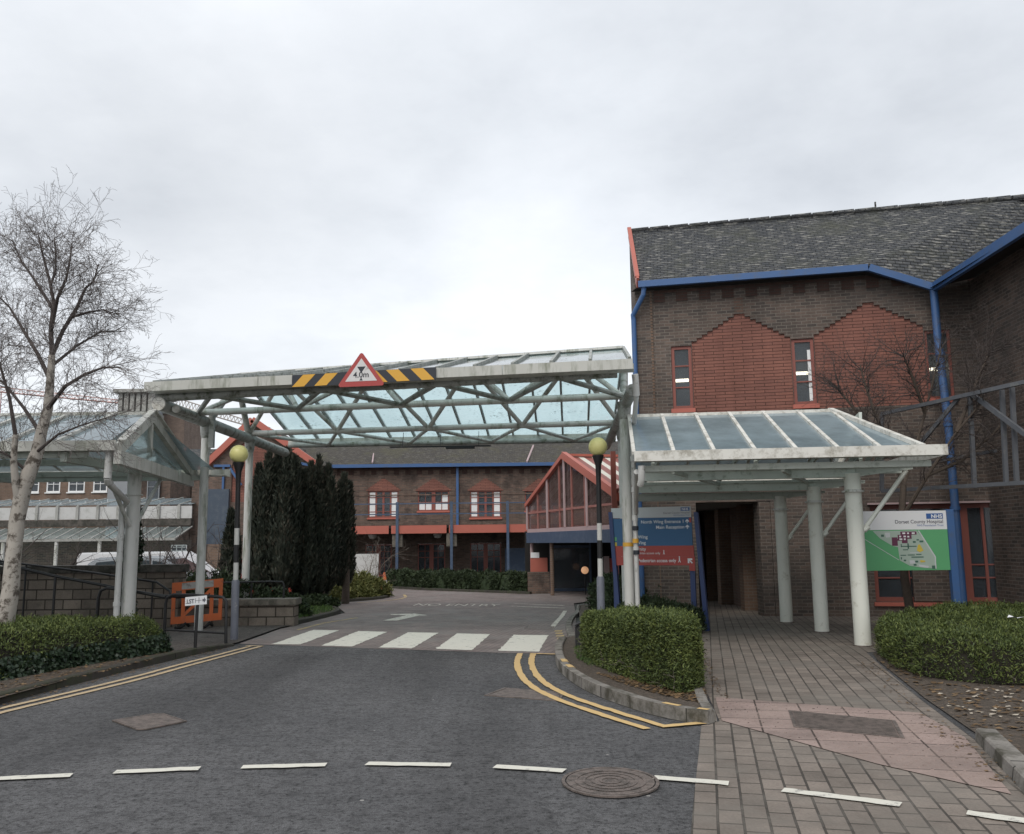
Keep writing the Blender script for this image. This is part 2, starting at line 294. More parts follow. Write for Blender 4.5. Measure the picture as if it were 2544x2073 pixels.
class MB:
    def __init__(s): s.v = []; s.f = []
    def quad(s, *p):
        n = len(s.v); s.v += [tuple(q) for q in p]; s.f.append(tuple(range(n, n+len(p)))); return s
    def hexa(s, b, t):                     # bottom ring ccw, top ring ccw
        n = len(s.v); k = len(b); s.v += [tuple(q) for q in b] + [tuple(q) for q in t]
        s.f.append(tuple(n+i for i in reversed(range(k)))); s.f.append(tuple(n+k+i for i in range(k)))
        for i in range(k): s.f.append((n+i, n+(i+1) % k, n+k+(i+1) % k, n+k+i))
        return s
    def box(s, x0, x1, y0, y1, z0, z1):
        return s.hexa([(x0, y0, z0), (x1, y0, z0), (x1, y1, z0), (x0, y1, z0)], [(x0, y0, z1), (x1, y0, z1), (x1, y1, z1), (x0, y1, z1)])
    def fbox(s, F, u0, u1, z0, z1, w0, w1):  # box in a wall frame, w outwards
        r = [(u0, w1), (u1, w1), (u1, w0), (u0, w0)]
        return s.hexa([F(u, z0, w) for u, w in r], [F(u, z1, w) for u, w in r])
    def bar(s, a, b, w, h, up=(0, 0, 1)):
        a = Vector(a); b = Vector(b); d = (b-a).normalized(); x = d.cross(Vector(up))
        if x.length < 1e-4: x = d.cross(Vector((1, 0, 0)))
        x.normalize(); y = x.cross(d); x *= w/2; y *= h/2
        return s.hexa([a-x-y, a+x-y, a+x+y, a-x+y], [b-x-y, b+x-y, b+x+y, b-x+y])
    def tube(s, pts, r, n=10, cap=True):
        pts = [Vector(p) for p in pts]; rs = r if isinstance(r, (list, tuple)) else [r]*len(pts); rings = []
        x = None
        for i, p in enumerate(pts):
            d = (pts[min(i+1, len(pts)-1)]-pts[max(i-1, 0)]).normalized()
            if x is None: x = d.cross(Vector((0, 0, 1)) if abs(d.z) < .9 else Vector((1, 0, 0)))
            x = (x-d*x.dot(d)).normalized(); y = d.cross(x); b = len(s.v)
            for k in range(n):
                a = 2*math.pi*k/n; s.v.append(tuple(p+(x*math.cos(a)+y*math.sin(a))*rs[i]))
            rings.append(b)
        for i in range(len(rings)-1):
            for k in range(n): s.f.append((rings[i]+k, rings[i]+(k+1) % n, rings[i+1]+(k+1) % n, rings[i+1]+k))
        if cap:
            s.f.append(tuple(rings[0]+k for k in reversed(range(n)))); s.f.append(tuple(rings[-1]+k for k in range(n)))
        return s
    def lathe(s, c, prof, n=24):
        c = Vector(c); b = len(s.v)
        for r, z in prof:
            for k in range(n):
                a = 2*math.pi*k/n; s.v.append((c.x+r*math.cos(a), c.y+r*math.sin(a), c.z+z))
        for i in range(len(prof)-1):
            for k in range(n): s.f.append((b+i*n+k, b+i*n+(k+1) % n, b+(i+1)*n+(k+1) % n, b+(i+1)*n+k))
        s.f.append(tuple(b+k for k in reversed(range(n)))); s.f.append(tuple(b+(len(prof)-1)*n+k for k in range(n))); return s
    def prism(s, poly, z0, z1):
        a = sum(poly[i][0]*poly[(i+1) % len(poly)][1]-poly[(i+1) % len(poly)][0]*poly[i][1] for i in range(len(poly)))
        if a < 0: poly = poly[::-1]
        f0 = z0 if callable(z0) else (lambda x, y: z0); f1 = z1 if callable(z1) else (lambda x, y: z1)
        return s.hexa([(x, y, f0(x, y)) for x, y in poly], [(x, y, f1(x, y)) for x, y in poly])
    def fprism(s, F, poly, w0, w1):
        a = sum(poly[i][0]*poly[(i+1) % len(poly)][1]-poly[(i+1) % len(poly)][0]*poly[i][1] for i in range(len(poly)))
        if a < 0: poly = poly[::-1]
        n = len(s.v); k = len(poly); s.v += [tuple(F(u, z, w0)) for u, z in poly]+[tuple(F(u, z, w1)) for u, z in poly]
        tri = tessellate_polygon([[Vector((u, z, 0)) for u, z in poly]])
        for t in tri:
            p, q, r = [Vector(poly[i]) for i in t]
            if (q-p).cross(r-p) < 0: t = (t[0], t[2], t[1])
            s.f.append(tuple(n+k+i for i in t)); s.f.append(tuple(n+i for i in reversed(t)))
        for i in range(k): s.f.append((n+i, n+(i+1) % k, n+k+(i+1) % k, n+k+i))
        return s
    def build(s, name, m, parent=None, loc=None, smooth=False, bevel=0):
        off = WL[parent.name] if parent is not None else Vector(loc or (0, 0, 0))
        me = bpy.data.meshes.new(name); ox, oy, oz = off
        me.from_pydata([(x-ox, y-oy, z-oz) for x, y, z in s.v], [], s.f); me.update()
        if bevel:
            bm = bmesh.new(); bm.from_mesh(me); bmesh.ops.remove_doubles(bm, verts=bm.verts, dist=1e-5)
            bmesh.ops.bevel(bm, geom=[e for e in bm.edges if e.is_manifold and e.calc_face_angle(0) > .5], offset=bevel, segments=2, affect='EDGES', clamp_overlap=True)
            bm.to_mesh(me); bm.free()
        autouv(me); me.materials.append(K[m] if isinstance(m, str) else m)
        if smooth:
            me.polygons.foreach_set('use_smooth', [True]*len(me.polygons))
            me.update()
            try: me.set_sharp_from_angle(angle=math.radians(40))
            except Exception: pass
        o = bpy.data.objects.new(name, me)
        if parent is None: o.location = off
        return link(o, parent)
def frame(o, d, n):
    o = Vector(o); d = Vector(d).normalized(); n = Vector(n).normalized()
    def F(u, z, w=0.0): return Vector((o.x+d.x*u+n.x*w, o.y+d.y*u+n.y*w, o.z+z))
    F.d = d; F.n = n; F.o = o; return F
def wall_face(mb, F, outer, holes, depth):
    loops = [outer]+holes; flat = [p for l in loops for p in l]
    n = len(mb.v); mb.v += [tuple(F(u, z, 0)) for u, z in flat]
    for t in tessellate_polygon([[Vector((u, z, 0)) for u, z in l] for l in loops]):
        p, q, r = [Vector(flat[i]) for i in t]
        cr = (q-p).cross(r-p)
        if abs(cr) < 1e-9: continue
        mb.f.append(tuple(n+i for i in (t if cr > 0 else (t[0], t[2], t[1]))))
    for h in holes:
        a = sum(h[i][0]*h[(i+1) % len(h)][1]-h[(i+1) % len(h)][0]*h[i][1] for i in range(len(h)))
        if a < 0: h = h[::-1]
        for i in range(len(h)):
            (u0, z0), (u1, z1) = h[i], h[(i+1) % len(h)]
            mb.quad(F(u0, z0, 0), F(u1, z1, 0), F(u1, z1, -depth), F(u0, z0, -depth))
def rect(u0, u1, z0, z1): return [(u0, z0), (u1, z0), (u1, z1), (u0, z1)]
def text(body, F, u, z, size, m, parent, w=.004, align='RIGHT', name='lettering', sx=1.0, thick=0.0, rot=0):
    cu = bpy.data.curves.new('t', 'FONT'); cu.body = body; cu.size = size; cu.align_x = align; cu.offset = thick
    to = bpy.data.objects.new('t', cu); COL.objects.link(to)
    bpy.context.view_layer.update(); me = bpy.data.meshes.new_from_object(to); bpy.data.objects.remove(to)
    c, s = math.cos(rot), math.sin(rot)
    off = WL[parent.name]
    for v in me.vertices:
        x, y = v.co.x*sx, v.co.y; x, y = x*c-y*s, x*s+y*c; v.co = F(u+x, z+y, w)-off
    me.materials.clear(); me.materials.append(K[m]); me.name = name
    return link(bpy.data.objects.new(name, me), parent)
def textmesh_flat(body, size): 
    cu = bpy.data.curves.new('t', 'FONT'); cu.body = body; cu.size = size; cu.align_x = 'CENTER'
    to = bpy.data.objects.new('t', cu); COL.objects.link(to)
    bpy.context.view_layer.update(); me = bpy.data.meshes.new_from_object(to); bpy.data.objects.remove(to); return me
def sheet(name, poly, dz, m, parent=None, res=None, kind='structure'):
    bm = bmesh.new(); vs = [bm.verts.new((x, y, 0)) for x, y in poly]
    tr = tessellate_polygon([[Vector((x, y, 0)) for x, y in poly]])
    for t in tr:
        try: bm.faces.new([vs[i] for i in t])
        except ValueError: pass
    for y in (12, 30):
        bmesh.ops.bisect_plane(bm, geom=bm.verts[:]+bm.edges[:]+bm.faces[:], plane_co=(0, y, 0), plane_no=(0, 1, 0))
    for v in bm.verts: v.co.z = zg(v.co.y)+dz
    bmesh.ops.recalc_face_normals(bm, faces=bm.faces)
    for f in bm.faces:
        f.normal_update()
        if f.normal.z < 0: f.normal_flip()
    me = bpy.data.meshes.new(name); bm.to_mesh(me); bm.free(); me.update()
    autouv(me); me.materials.append(K[m]); o = bpy.data.objects.new(name, me)
    link(o, parent)
    if parent is None: tag(o, kind=kind)
    return o
def offset_line(pts, d):
    out = []
    for i, p in enumerate(pts):
        a = Vector(pts[max(i-1, 0)]); b = Vector(pts[min(i+1, len(pts)-1)]); t = (b-a).normalized()
        out.append((p[0]-t.y*d, p[1]+t.x*d))
    return out
def densify(pts, step):
    out = []
    for a, b in zip(pts[:-1], pts[1:]):
        n = max(1, int(math.hypot(b[0]-a[0], b[1]-a[1])/step))
        out += [(a[0]+(b[0]-a[0])*k/n, a[1]+(b[1]-a[1])*k/n) for k in range(n)]
    return out+[pts[-1]]
def smooth_line(pts, it=2):
    for _ in range(it):
        q = [pts[0]]
        for a, b in zip(pts[:-1], pts[1:]): q += [(a[0]*.75+b[0]*.25, a[1]*.75+b[1]*.25), (a[0]*.25+b[0]*.75, a[1]*.25+b[1]*.75)]
        pts = q+[pts[-1]]
    return pts
def strip(name, pts, w, dz, m, parent):
    pts = densify(pts, .07); a = offset_line(pts, w/2); b = offset_line(pts, -w/2)
    a = [(x+rng.normal(0, .004), y+rng.normal(0, .004)) for x, y in a]; b = [(x+rng.normal(0, .004), y+rng.normal(0, .004)) for x, y in b]
    mb = MB()
    for i in range(len(pts)-1):
        mb.quad(*[(x, y, zg(y)+dz) for x, y in (b[i], b[i+1], a[i+1], a[i])])
    return mb.build(name, m, parent)
def kerb(name, pts, w, h0, m, side=1, h1=None):      # pts = road edge; the kerb lies to the left (side=1)
    a = pts; b = offset_line(pts, w*side); c = offset_line(pts, .02*side); mb = MB(); acc = 0
    for i in range(len(pts)-1):
        h = h0 if h1 is None else h0+(h1-h0)*max(0, (i/(len(pts)-2)-.75)/.25)
        p = [(a[i], -.05), (c[i], h-.012), (offset_line(pts, .035*side)[i], h), (b[i], h), (b[i], -.05)]
        q = [(a[i+1], -.05), (c[i+1], h-.012), (offset_line(pts, .035*side)[i+1], h), (b[i+1], h), (b[i+1], -.05)]
        P = [V(x, y, zg(y)+z) for (x, y), z in p]; Q = [V(x, y, zg(y)+z) for (x, y), z in q]
        for k in range(4):
            if side > 0: mb.quad(P[k], P[k+1], Q[k+1], Q[k])
            else: mb.quad(P[k], Q[k], Q[k+1], P[k+1])
        if i in (0, len(pts)-2):
            e = P if i == 0 else Q; mb.quad(*e)
    o = mb.build(name, m); tag(o, kind='structure'); return o
# ---------------------------------------------------------------- foliage
def leafmesh(name, pos, nrm, up, ln, wd, m, parent, droop=.25, fold=True):
    """many small leaf faces: base at pos, growing along up, facing nrm (arrays)"""
    n = len(pos); up = up/np.linalg.norm(up, axis=1)[:, None]; side = np.cross(up, nrm); side /= np.linalg.norm(side, axis=1)[:, None]+1e-9
    nn = np.cross(side, up); l = ln[:, None]; w = wd[:, None]
    p0 = pos; p1 = pos+up*l*.5+side*w*.5+nn*w*.15; p2 = pos+up*l-nn*l*droop; p3 = pos+up*l*.5-side*w*.5+nn*w*.15
    v = np.stack([p0, p1, p2, p3], 1).reshape(-1, 3)-np.array(WL[parent.name])
    me = bpy.data.meshes.new(name); me.vertices.add(n*4); me.vertices.foreach_set('co', v.astype(np.float32).ravel())
    me.loops.add(n*4); me.loops.foreach_set('vertex_index', np.arange(n*4, dtype=np.int32))
    me.polygons.add(n); me.polygons.foreach_set('loop_start', np.arange(0, n*4, 4, dtype=np.int32)); me.polygons.foreach_set('loop_total', np.full(n, 4, dtype=np.int32))
    me.update(calc_edges=True); me.validate(); me.materials.append(K[m])
    return link(bpy.data.objects.new(name, me), parent)
def unit(a): return a/(np.linalg.norm(a, axis=1)[:, None]+1e-9)
def inpoly(x, y, poly):
    r = np.zeros(len(x), bool); j = len(poly)-1
    for i in range(len(poly)):
        xi, yi = poly[i]; xj, yj = poly[j]
        c = ((yi > y) != (yj > y)) & (x < (xj-xi)*(y-yi)/(yj-yi+1e-12)+xi); r ^= c; j = i
    return r
def wave(p, k, a): return a*(np.sin(p[:, 0]*k+p[:, 2]*k*.7)+np.sin(p[:, 1]*k*1.3+1.7+p[:, 2]*k*.4)+np.sin((p[:, 0]+p[:, 1])*k*2.1)*.5)
def hedge(name, poly, zb, zt, label, m='hedge', n=30000, ln=.045, wd=.016, lump=.02, sides=None, round_=.12, group=None, shaggy=0):
    """poly: plan (ccw); zb, zt: functions of x,y"""
    a = sum(poly[i][0]*poly[(i+1) % len(poly)][1]-poly[(i+1) % len(poly)][0]*poly[i][1] for i in range(len(poly)))
    if a < 0: poly = poly[::-1]
    cx = sum(p[0] for p in poly)/len(poly); cy = sum(p[1] for p in poly)/len(poly)
    t = thing(name, (cx, cy, zb(cx, cy)), label, 'hedge', group)
    ins = lambda d: [(p[0]+(cx-p[0])*min(.3, d/max(.3, math.hypot(cx-p[0], cy-p[1]))), p[1]+(cy-p[1])*min(.3, d/max(.3, math.hypot(cx-p[0], cy-p[1])))) for p in poly]
    q = ins(.05); q2 = ins(.05+round_*.8)
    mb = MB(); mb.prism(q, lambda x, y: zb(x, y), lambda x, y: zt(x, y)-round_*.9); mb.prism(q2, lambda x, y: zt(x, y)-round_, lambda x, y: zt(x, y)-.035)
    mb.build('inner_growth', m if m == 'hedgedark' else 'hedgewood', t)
    P = []; Nn = []
    edges = [(np.array(poly[i]), np.array(poly[(i+1) % len(poly)])) for i in range(len(poly))]
    per = sum(np.linalg.norm(b-a_) for a_, b in edges); H = np.mean([zt(*p)-zb(*p) for p in poly])
    xs = [p[0] for p in poly]; ys = [p[1] for p in poly]
    A = abs(a)/2 if a else 1; ns = int(n*per*H/(per*H+A)); nt = n-ns
    for a_, b in edges:
        k = int(ns*np.linalg.norm(b-a_)/per)
        s = rng.random(k); h = rng.random(k)**.9; xy = a_+(b-a_)*s[:, None]; e = (b-a_)/np.linalg.norm(b-a_); out = np.array([e[1], -e[0]])
        z0 = np.array([zb(*p) for p in xy]); z1 = np.array([zt(*p) for p in xy]); z = z0+(z1-z0)*h
        ins_ = round_*np.clip(1-(z1-z)/(round_*1.2), 0, 1)**2
        xy = xy-out*ins_[:, None]; up_ = np.clip(1-(z1-z)/(round_*1.2), 0, 1)
        P.append(np.column_stack([xy, z])); nr = np.column_stack([np.tile(out, (k, 1)), .25+up_]); Nn.append(unit(nr))
    x = rng.uniform(min(xs), max(xs), nt*4); y = rng.uniform(min(ys), max(ys), nt*4); k = inpoly(x, y, poly); x = x[k][:nt]; y = y[k][:nt]
    dist = np.full(len(x), 9.)
    for a_, b in edges:
        e = (b-a_)/np.linalg.norm(b-a_); d = -((x-a_[0])*e[1]-(y-a_[1])*e[0]); dist = np.minimum(dist, np.abs(d))
    z = np.array([zt(i, j) for i, j in zip(x, y)])-round_*.8*np.clip(1-dist/round_, 0, 1)**2
    P.append(np.column_stack([x, y, z])); Nn.append(np.tile((0, 0, 1.), (len(x), 1)))
    P = np.concatenate(P); Nn = np.concatenate(Nn)
    P = P+Nn*(wave(P, 7, lump)+wave(P, 23, lump*.5)+rng.normal(0, .018+shaggy, len(P)))[:, None]
    kk = rng.random(len(P)) < .012; P[kk] += Nn[kk]*rng.uniform(.02, .07, kk.sum())[:, None]
    up = unit(Nn*.9+rng.normal(0, .55, P.shape)+np.array((0, 0, .25)))
    L_ = ln*rng.uniform(.45, 1.7, len(P))
    if m != 'hedgedark':
        tw_ = MB()
        for a_, b in edges:
            for _ in range(int(np.linalg.norm(b-a_)*16)):
                s_ = rng.random(); x_, y_ = a_+(b-a_)*s_; e_ = (b-a_)/np.linalg.norm(b-a_); p_ = V(x_-e_[1]*.12, y_+e_[0]*.12, zb(x_, y_)+rng.uniform(0, .06)); d_ = V(e_[1]+rng.normal(0, .5), -e_[0]+rng.normal(0, .5), rng.uniform(.2, 1.2))
                grow(tw_, p_, d_, rng.uniform(.12, .3), .006, 0, [(4, .3, .05, 2, .7, .5, .3), (3, .3, 0, 0, 0, 0, 0)], 4)
        tw_.build('twigs', 'twiggrey', t)
    leafmesh('foliage', P-up*ln*.4, unit(Nn+rng.normal(0, .7, P.shape)), up, L_, wd*rng.uniform(.7, 1.3, len(P)), m, t)
    return t
def grow(mb, p, d, L, r, lev, cfg, n=6):
    """recursive bare branching; cfg per level: (segments, wander, gravity, children, child angle, length ratio, start)"""
    seg, wander, grav, nch, ang, lr, st = cfg[lev]
    pts = [p.copy()]; rs = [r]; d = d.normalized(); step = L/seg; dirs = [d.copy()]
    for i in range(seg):
        d = (d+Vector(rng.normal(0, wander, 3))+Vector((0, 0, grav))).normalized(); p = p+d*step
        pts.append(p.copy()); rs.append(max(r*(1-.85*(i+1)/seg), .002)); dirs.append(d.copy())
    mb.tube(pts, rs, n, cap=False)
    if lev+1 < len(cfg):
        for k in range(nch):
            t = st+(1-st)*(k+rng.random())/nch; i = min(int(t*seg), seg-1); f = t*seg-i
            q = pts[i].lerp(pts[i+1], f); dd = dirs[i+1]
            ax = dd.cross(Vector(rng.normal(0, 1, 3))).normalized(); nd = Matrix.Rotation(ang*(.7+.6*rng.random()), 3, ax) @ dd
            grow(mb, q, nd, L*lr*(.6+.7*rng.random())*(1-.45*t), rs[i]*.62, lev+1, cfg, max(3, n-2))
# ================================================================ setting
sheet('ground', [(-400, -60), (400, -60), (400, 900), (-400, 900)], -.03, 'ground')
road = sheet('road', [(-40, -30), (30, -30), (30, 4), (7, 14), (.75, 14.6), (-4.5, 16.5), (-40, 16.5)], 0, 'asphalt')
# block paved drive beyond the crossing
drive = sheet('drive', [(-4.64, 15.02), (-4.02, 14.74), (-2.15, 13.98), (-.24, 13.2), (.8, 12.86), (1.0, 14.6), (1.25, 18), (1.5, 21.6), (1.75, 26), (4, 30), (4, 33.5), (.5, 33.5), (-6, 39), (-14, 42), (-14, 33), (-5.2, 33), (-4.3, 30.6), (-6.3, 27.2), (-4.75, 24.3), (-4.35, 22.8), (-4.6, 19.4), (-4.75, 18)], .004, 'paverfar')
path = sheet('path', [(1.62, 7.88), (1.37, 6.81), (1.16, 5.93), (.96, 5.07), (.55, 3), (0, .2), (-.6, -2.5), (12, -2.5), (12, 1.5), (5.5, 3.6), (3.2, 5.62), (3.66, 7.2), (4.05, 9.0), (4.75, 11.8), (5.0, 12.7), (6.4, 13.4), (9, 19.5), (6.2, 20), (6.1, 45), (3.6, 45), (3.6, 21), (2.2, 18), (2.5, 13.0), (2.2, 10.9), (2.0, 9.3), (1.82, 8.05)], .004, 'paver')
pav = sheet('pavement', [(-5.0, 12.4), (-4.9, 13.2), (-4.74, 14.2), (-4.66, 15.0), (-4.75, 18), (-4.62, 18.9), (-7.2, 18.9), (-7.2, 18.4), (-16, 18.4), (-16, 15.4), (-6.8, 14.9), (-5.4, 13.7), (-5.1, 13.0)], .03, 'tarmac')
sheet('planting_bed', [(-5.42, 7.5), (-5.2, 10.6), (-5.0, 12.2), (-4.98, 13.2), (-5.6, 14.0), (-7, 15.0), (-16, 15.6), (-16, 7.5)], .08, 'soil')
kr = smooth_line([(.86, 14.4), (.76, 13.5), (.71, 12.9), (.66, 11.5), (.74, 10.53), (.93, 9.53), (1.29, 8.59), (1.51, 8.22), (1.77, 8.0)])
bedc = offset_line(kr, -.11)[:-3]+[(1.72, 8.2), (1.82, 8.5), (1.98, 9.3), (2.2, 10.9), (2.5, 13.0), (2.6, 15), (1.4, 17), (1.05, 15)]
sheet('planting_bed', bedc, .085, 'soil')
sheet('planting_bed', [(3.22, 5.7), (3.72, 7.15), (4.1, 9.0), (4.78, 11.8), (5.05, 12.6), (6.5, 13.3), (9, 19.3), (16, 17.5), (16, 2.2), (5.6, 3.7)], .012, 'soil')
sheet('planting_bed', [(-4.72, 19.3), (-4.5, 22.7), (-4.85, 24.2), (-6.4, 27.2), (-4.45, 30.7), (-4.95, 32.7), (-14, 33.2), (-30, 33), (-30, 19.2)], .07, 'soil')
sheet('planting_bed', [(1.25, 17), (1.75, 24), (2.6, 25), (3.6, 22), (3.6, 20.4), (2.4, 18)], .06, 'soil')
# kerbs
kerb('kerb', smooth_line([(-5.75, 5.0), (-5.34, 9.31), (-5.18, 10.61), (-4.98, 11.78), (-4.8, 13.33), (-4.6, 14.7)]), .14, .1, 'kerbdark', 1, .035)
kr = smooth_line([(.86, 14.4), (.76, 13.5), (.71, 12.9), (.66, 11.5), (.74, 10.53), (.93, 9.53), (1.29, 8.59), (1.51, 8.22), (1.77, 8.0)])
kerb('kerb', kr, .13, .12, 'kerb', -1)
kerb('kerb', [(1.8, 8.02), (1.86, 8.6), (1.96, 9.25)], .12, .1, 'kerb', 1)
kerb('kerb', [(5.2, 3.95), (3.16, 5.64)], .2, .11, 'kerb', -1)
kerb('kerb', [(3.16, 5.66), (3.64, 7.2)], .16, .1, 'kerb', -1)
kerb('kerb', smooth_line([(-4.68, 19.0), (-4.5, 20.5), (-4.4, 22.7), (-4.8, 24.3), (-6.3, 27.2)]), .14, .09, 'kerbdark', 1)
kerb('kerb', smooth_line([(-6.3, 27.3), (-4.9, 28.6), (-4.25, 30.6), (-4.6, 32.4), (-6.5, 33.1)]), .14, .09, 'kerbdark', 1)
kerb('kerb', [(-12, 42.0), (-5.6, 37.3), (-3.62, 35.1), (.55, 31.7)], .14, .09, 'kerbdark', 1)
kerb('kerb', smooth_line([(1.7, 24.2), (1.5, 21.8), (1.2, 19.8), (.98, 17.6), (.9, 14.9)]), .13, .06, 'kerb', 1)
# yellow patches painted on the near kerb
for s0, s1 in ((.40, .43), (.46, .49), (.80, .86), (.9, .955)):
    n = len(kr); a, b = int(s0*n), max(int(s0*n)+1, int(s1*n)); seg = kr[a:b+1]
    if len(seg) < 2: continue
    m1 = offset_line(seg, -.022); m2 = offset_line(seg, -.04); m3 = offset_line(seg, -.1); m0 = offset_line(seg, .004); mb = MB()
    for i in range(len(seg)-1):
        pp = [(m0, .01), (offset_line(seg, -.014), .115), (m2, .124), (m3, .124)]
        for (A, za), (B, zb_) in zip(pp[:-1], pp[1:]):
            mb.quad(V(*A[i], zg(A[i][1])+za), V(*A[i+1], zg(A[i+1][1])+za), V(*B[i+1], zg(B[i+1][1])+zb_), V(*B[i], zg(B[i][1])+zb_))
    mb.build('kerb_paint', K['yellow'], road)
# markings, children of the road they lie on
def patch(name, poly, dz, m, parent=road):
    if len(poly) == 4 and name != 'bay_mark':
        poly = [(x+rng.normal(0, .008), y+rng.normal(0, .01)) for x, y in densify(poly+[poly[0]], .09)[:-1]]
    return sheet(name, poly, dz, m, parent)
dash = [((-3.75, 6.34), (-3.14, 6.43)), ((-2.87, 6.50), (-2.29, 6.58)), ((-1.99, 6.60), (-1.39, 6.64)), ((-1.09, 6.66), (-.47, 6.60)), ((-.15, 6.54), (.34, 6.40)), ((.93, 6.2), (1.41, 6.03)), ((1.71, 5.87), (2.33, 5.53)), ((2.63, 5.36), (3.2, 5.0)), ((-4.65, 6.12), (-4.05, 6.27))]
for a, b in dash: strip('give_way_dash', [a, b], .1, .013, 'white', road)
yl = smooth_line([(-5.5, 6.3), (-5.06, 8.81), (-4.76, 9.95), (-4.49, 11.2), (-4.3, 12.8), (-4.12, 14.55)])
strip('yellow_line', yl, .08, .009, 'yellowpale', road); strip('yellow_line', offset_line(yl, .18), .08, .009, 'yellowpale', road)
strip('yellow_line', [(-4.1, 14.5), (-4.4, 14.62)], .09, .012, 'yellowpale', road)
yr = smooth_line([(.27, 13.02), (.21, 11.92), (.25, 10.87), (.37, 10.0), (.62, 9.2), (.97, 8.46), (1.3, 7.82)])
strip('yellow_line', yr, .082, .012, 'yellow', road); strip('yellow_line', offset_line(yr, -.19), .082, .012, 'yellow', road)
strip('yellow_line', [(1.26, 7.82), (1.66, 7.95)], .09, .015, 'yellow', road); strip('yellow_line', [(.22, 12.98), (.62, 12.84)], .07, .015, 'yellow', road)
for p in ([(-4.04, 14.82), (-3.54, 14.72), (-3.44, 17.4), (-3.98, 17.6)], [(-3.14, 14.5), (-2.6, 14.3), (-2.42, 16.95), (-3.02, 17.2)], [(-2.15, 14.1), (-1.6, 13.92), (-1.42, 16.6), (-2.0, 16.8)], [(-1.22, 13.78), (-.65, 13.56), (-.44, 16.2), (-1.06, 16.45)], [(-.25, 13.42), (.36, 13.24), (.6, 15.85), (-.01, 16.05)]):
    patch('crossing_stripe', p, .009, 'white')
ax = V(-2.95, 20.0, 0)
patch('turn_arrow', [(-2.95, 19.9), (-2.62, 19.85), (-2.3, 21.4), (-2.1, 21.5), (-2.5, 22.2), (-3.1, 22.1), (-3.0, 21.75), (-2.62, 21.6)], .009, 'whiteworn', drive)
me = textmesh_flat('NO ENTRY', 1.0)
for v in me.vertices:
    x, y = v.co.x*.52, v.co.y*1.5; X, Y = -1.7+x*.985+y*.05, 25.3-x*.3+y; v.co = (X, Y, zg(Y)+.011)
me.materials.clear(); me.materials.append(K['whiteworn']); link(bpy.data.objects.new('road_lettering', me), drive)
strip('edge_line', [(.0, 26.2), (1.4, 24.9)], .12, .009, 'whiteworn', drive); strip('edge_line', [(-.1, 24.9), (1.35, 23.7)], .12, .009, 'whiteworn', drive)
strip('edge_line', smooth_line([(1.3, 22.6), (1.1, 20.6), (.86, 18.6), (.72, 17.3)]), .1, .009, 'whiteworn', drive)
for k in range(5):
    y = 14.6+k*.5; patch('bay_mark', [(.7+.01*k, y), (.84+.01*k, y), (.87+.01*k, y+.28), (.73+.01*k, y+.28)], .009, 'yellowworn', drive)
strip('yellow_line', [(-4.3, 17.6), (-4.15, 19.4), (-3.7, 20.9)], .09, .009, 'yellowworn', drive)
strip('yellow_line', smooth_line([(-4.9, 27.6), (-4.05, 28.7), (-3.7, 30.5), (-4.0, 32.2)]), .1, .009, 'yellowworn', drive)
# iron covers and tactile paving
def cover(name, poly, dz, label, rim=.03):
    t = thing(name, (sum(p[0] for p in poly)/len(poly), sum(p[1] for p in poly)/len(poly), 0), label, 'manhole cover')
    cx, cy = t.location.x, t.location.y
    ring = MB(); inner = [(cx+(x-cx)*.93, cy+(y-cy)*.93) for x, y in poly]; n = len(poly)
    for i in range(n):
        a, b, c, d = poly[i], poly[(i+1) % n], inner[(i+1) % n], inner[i]
        ring.quad(*[(x, y, dz+.001) for x, y in (a, b, c, d)])
        ring.quad((*d, dz+.001), (*c, dz+.001), (*c, dz-.006), (*d, dz-.006)); ring.quad((*b, dz+.001), (*a, dz+.001), (*a, dz-.01), (*b, dz-.01))
    ring.build('rim', 'iron', t)
    mb = MB(); lid = [(cx+(x-cx)*.905, cy+(y-cy)*.905) for x, y in poly]; mb.quad(*[(x, y, dz) for x, y in lid])
    mb.build('lid', 'iron', t); return t
c1 = [(.63+.325*math.cos(a), 6.1+.36*math.sin(a)) for a in np.linspace(0, 2*math.pi, 40, endpoint=False)]
mh = cover('manhole_cover', c1, .018, 'round rusty brown iron manhole cover between two white dashes')
mb = MB()
for rr in (.08, .14, .2, .26):
    ring = [(.63+rr*.92*math.cos(a), 6.1+rr*math.sin(a)) for a in np.linspace(0, 2*math.pi, 32, endpoint=False)]
    ri = [(.63+(rr-.02)*.92*math.cos(a), 6.1+(rr-.02)*math.sin(a)) for a in np.linspace(0, 2*math.pi, 32, endpoint=False)]
    for i in range(32): mb.quad(*[(x, y, .0215) for x, y in (ri[i], ring[i], ring[(i+1) % 32], ri[(i+1) % 32])])
mb.build('raised_pattern', 'iron', mh)
cover('manhole_cover', [(-3.74, 8.36), (-3.33, 7.95), (-3.25, 7.95), (-3.02, 8.29), (-3.38, 8.66), (-3.48, 8.66)], .014, 'flat grey-brown diamond-shaped iron cover in the asphalt near the left double yellow line')
cover('manhole_cover', [(-.33, 9.5), (.45, 9.12), (.5, 9.42), (.42, 9.68), (-.12, 9.96)], .008, 'grey rectangular inspection cover crossing the right double yellow lines')
cover('drain_grating', [(.19, 17.3), (.72, 17.0), (.8, 17.7), (.27, 18.05)], zg(17.5)+.012, 'small grey drain cover in the paved drive beyond the last crossing stripe')
tac = sheet('tactile_paving', [(2.05, 9.22), (3.72, 8.3), (3.62, 7.3), (3.1, 5.72), (2.58, 6.5), (1.84, 8.05)], .01, 'tactile', path)
mb = MB()
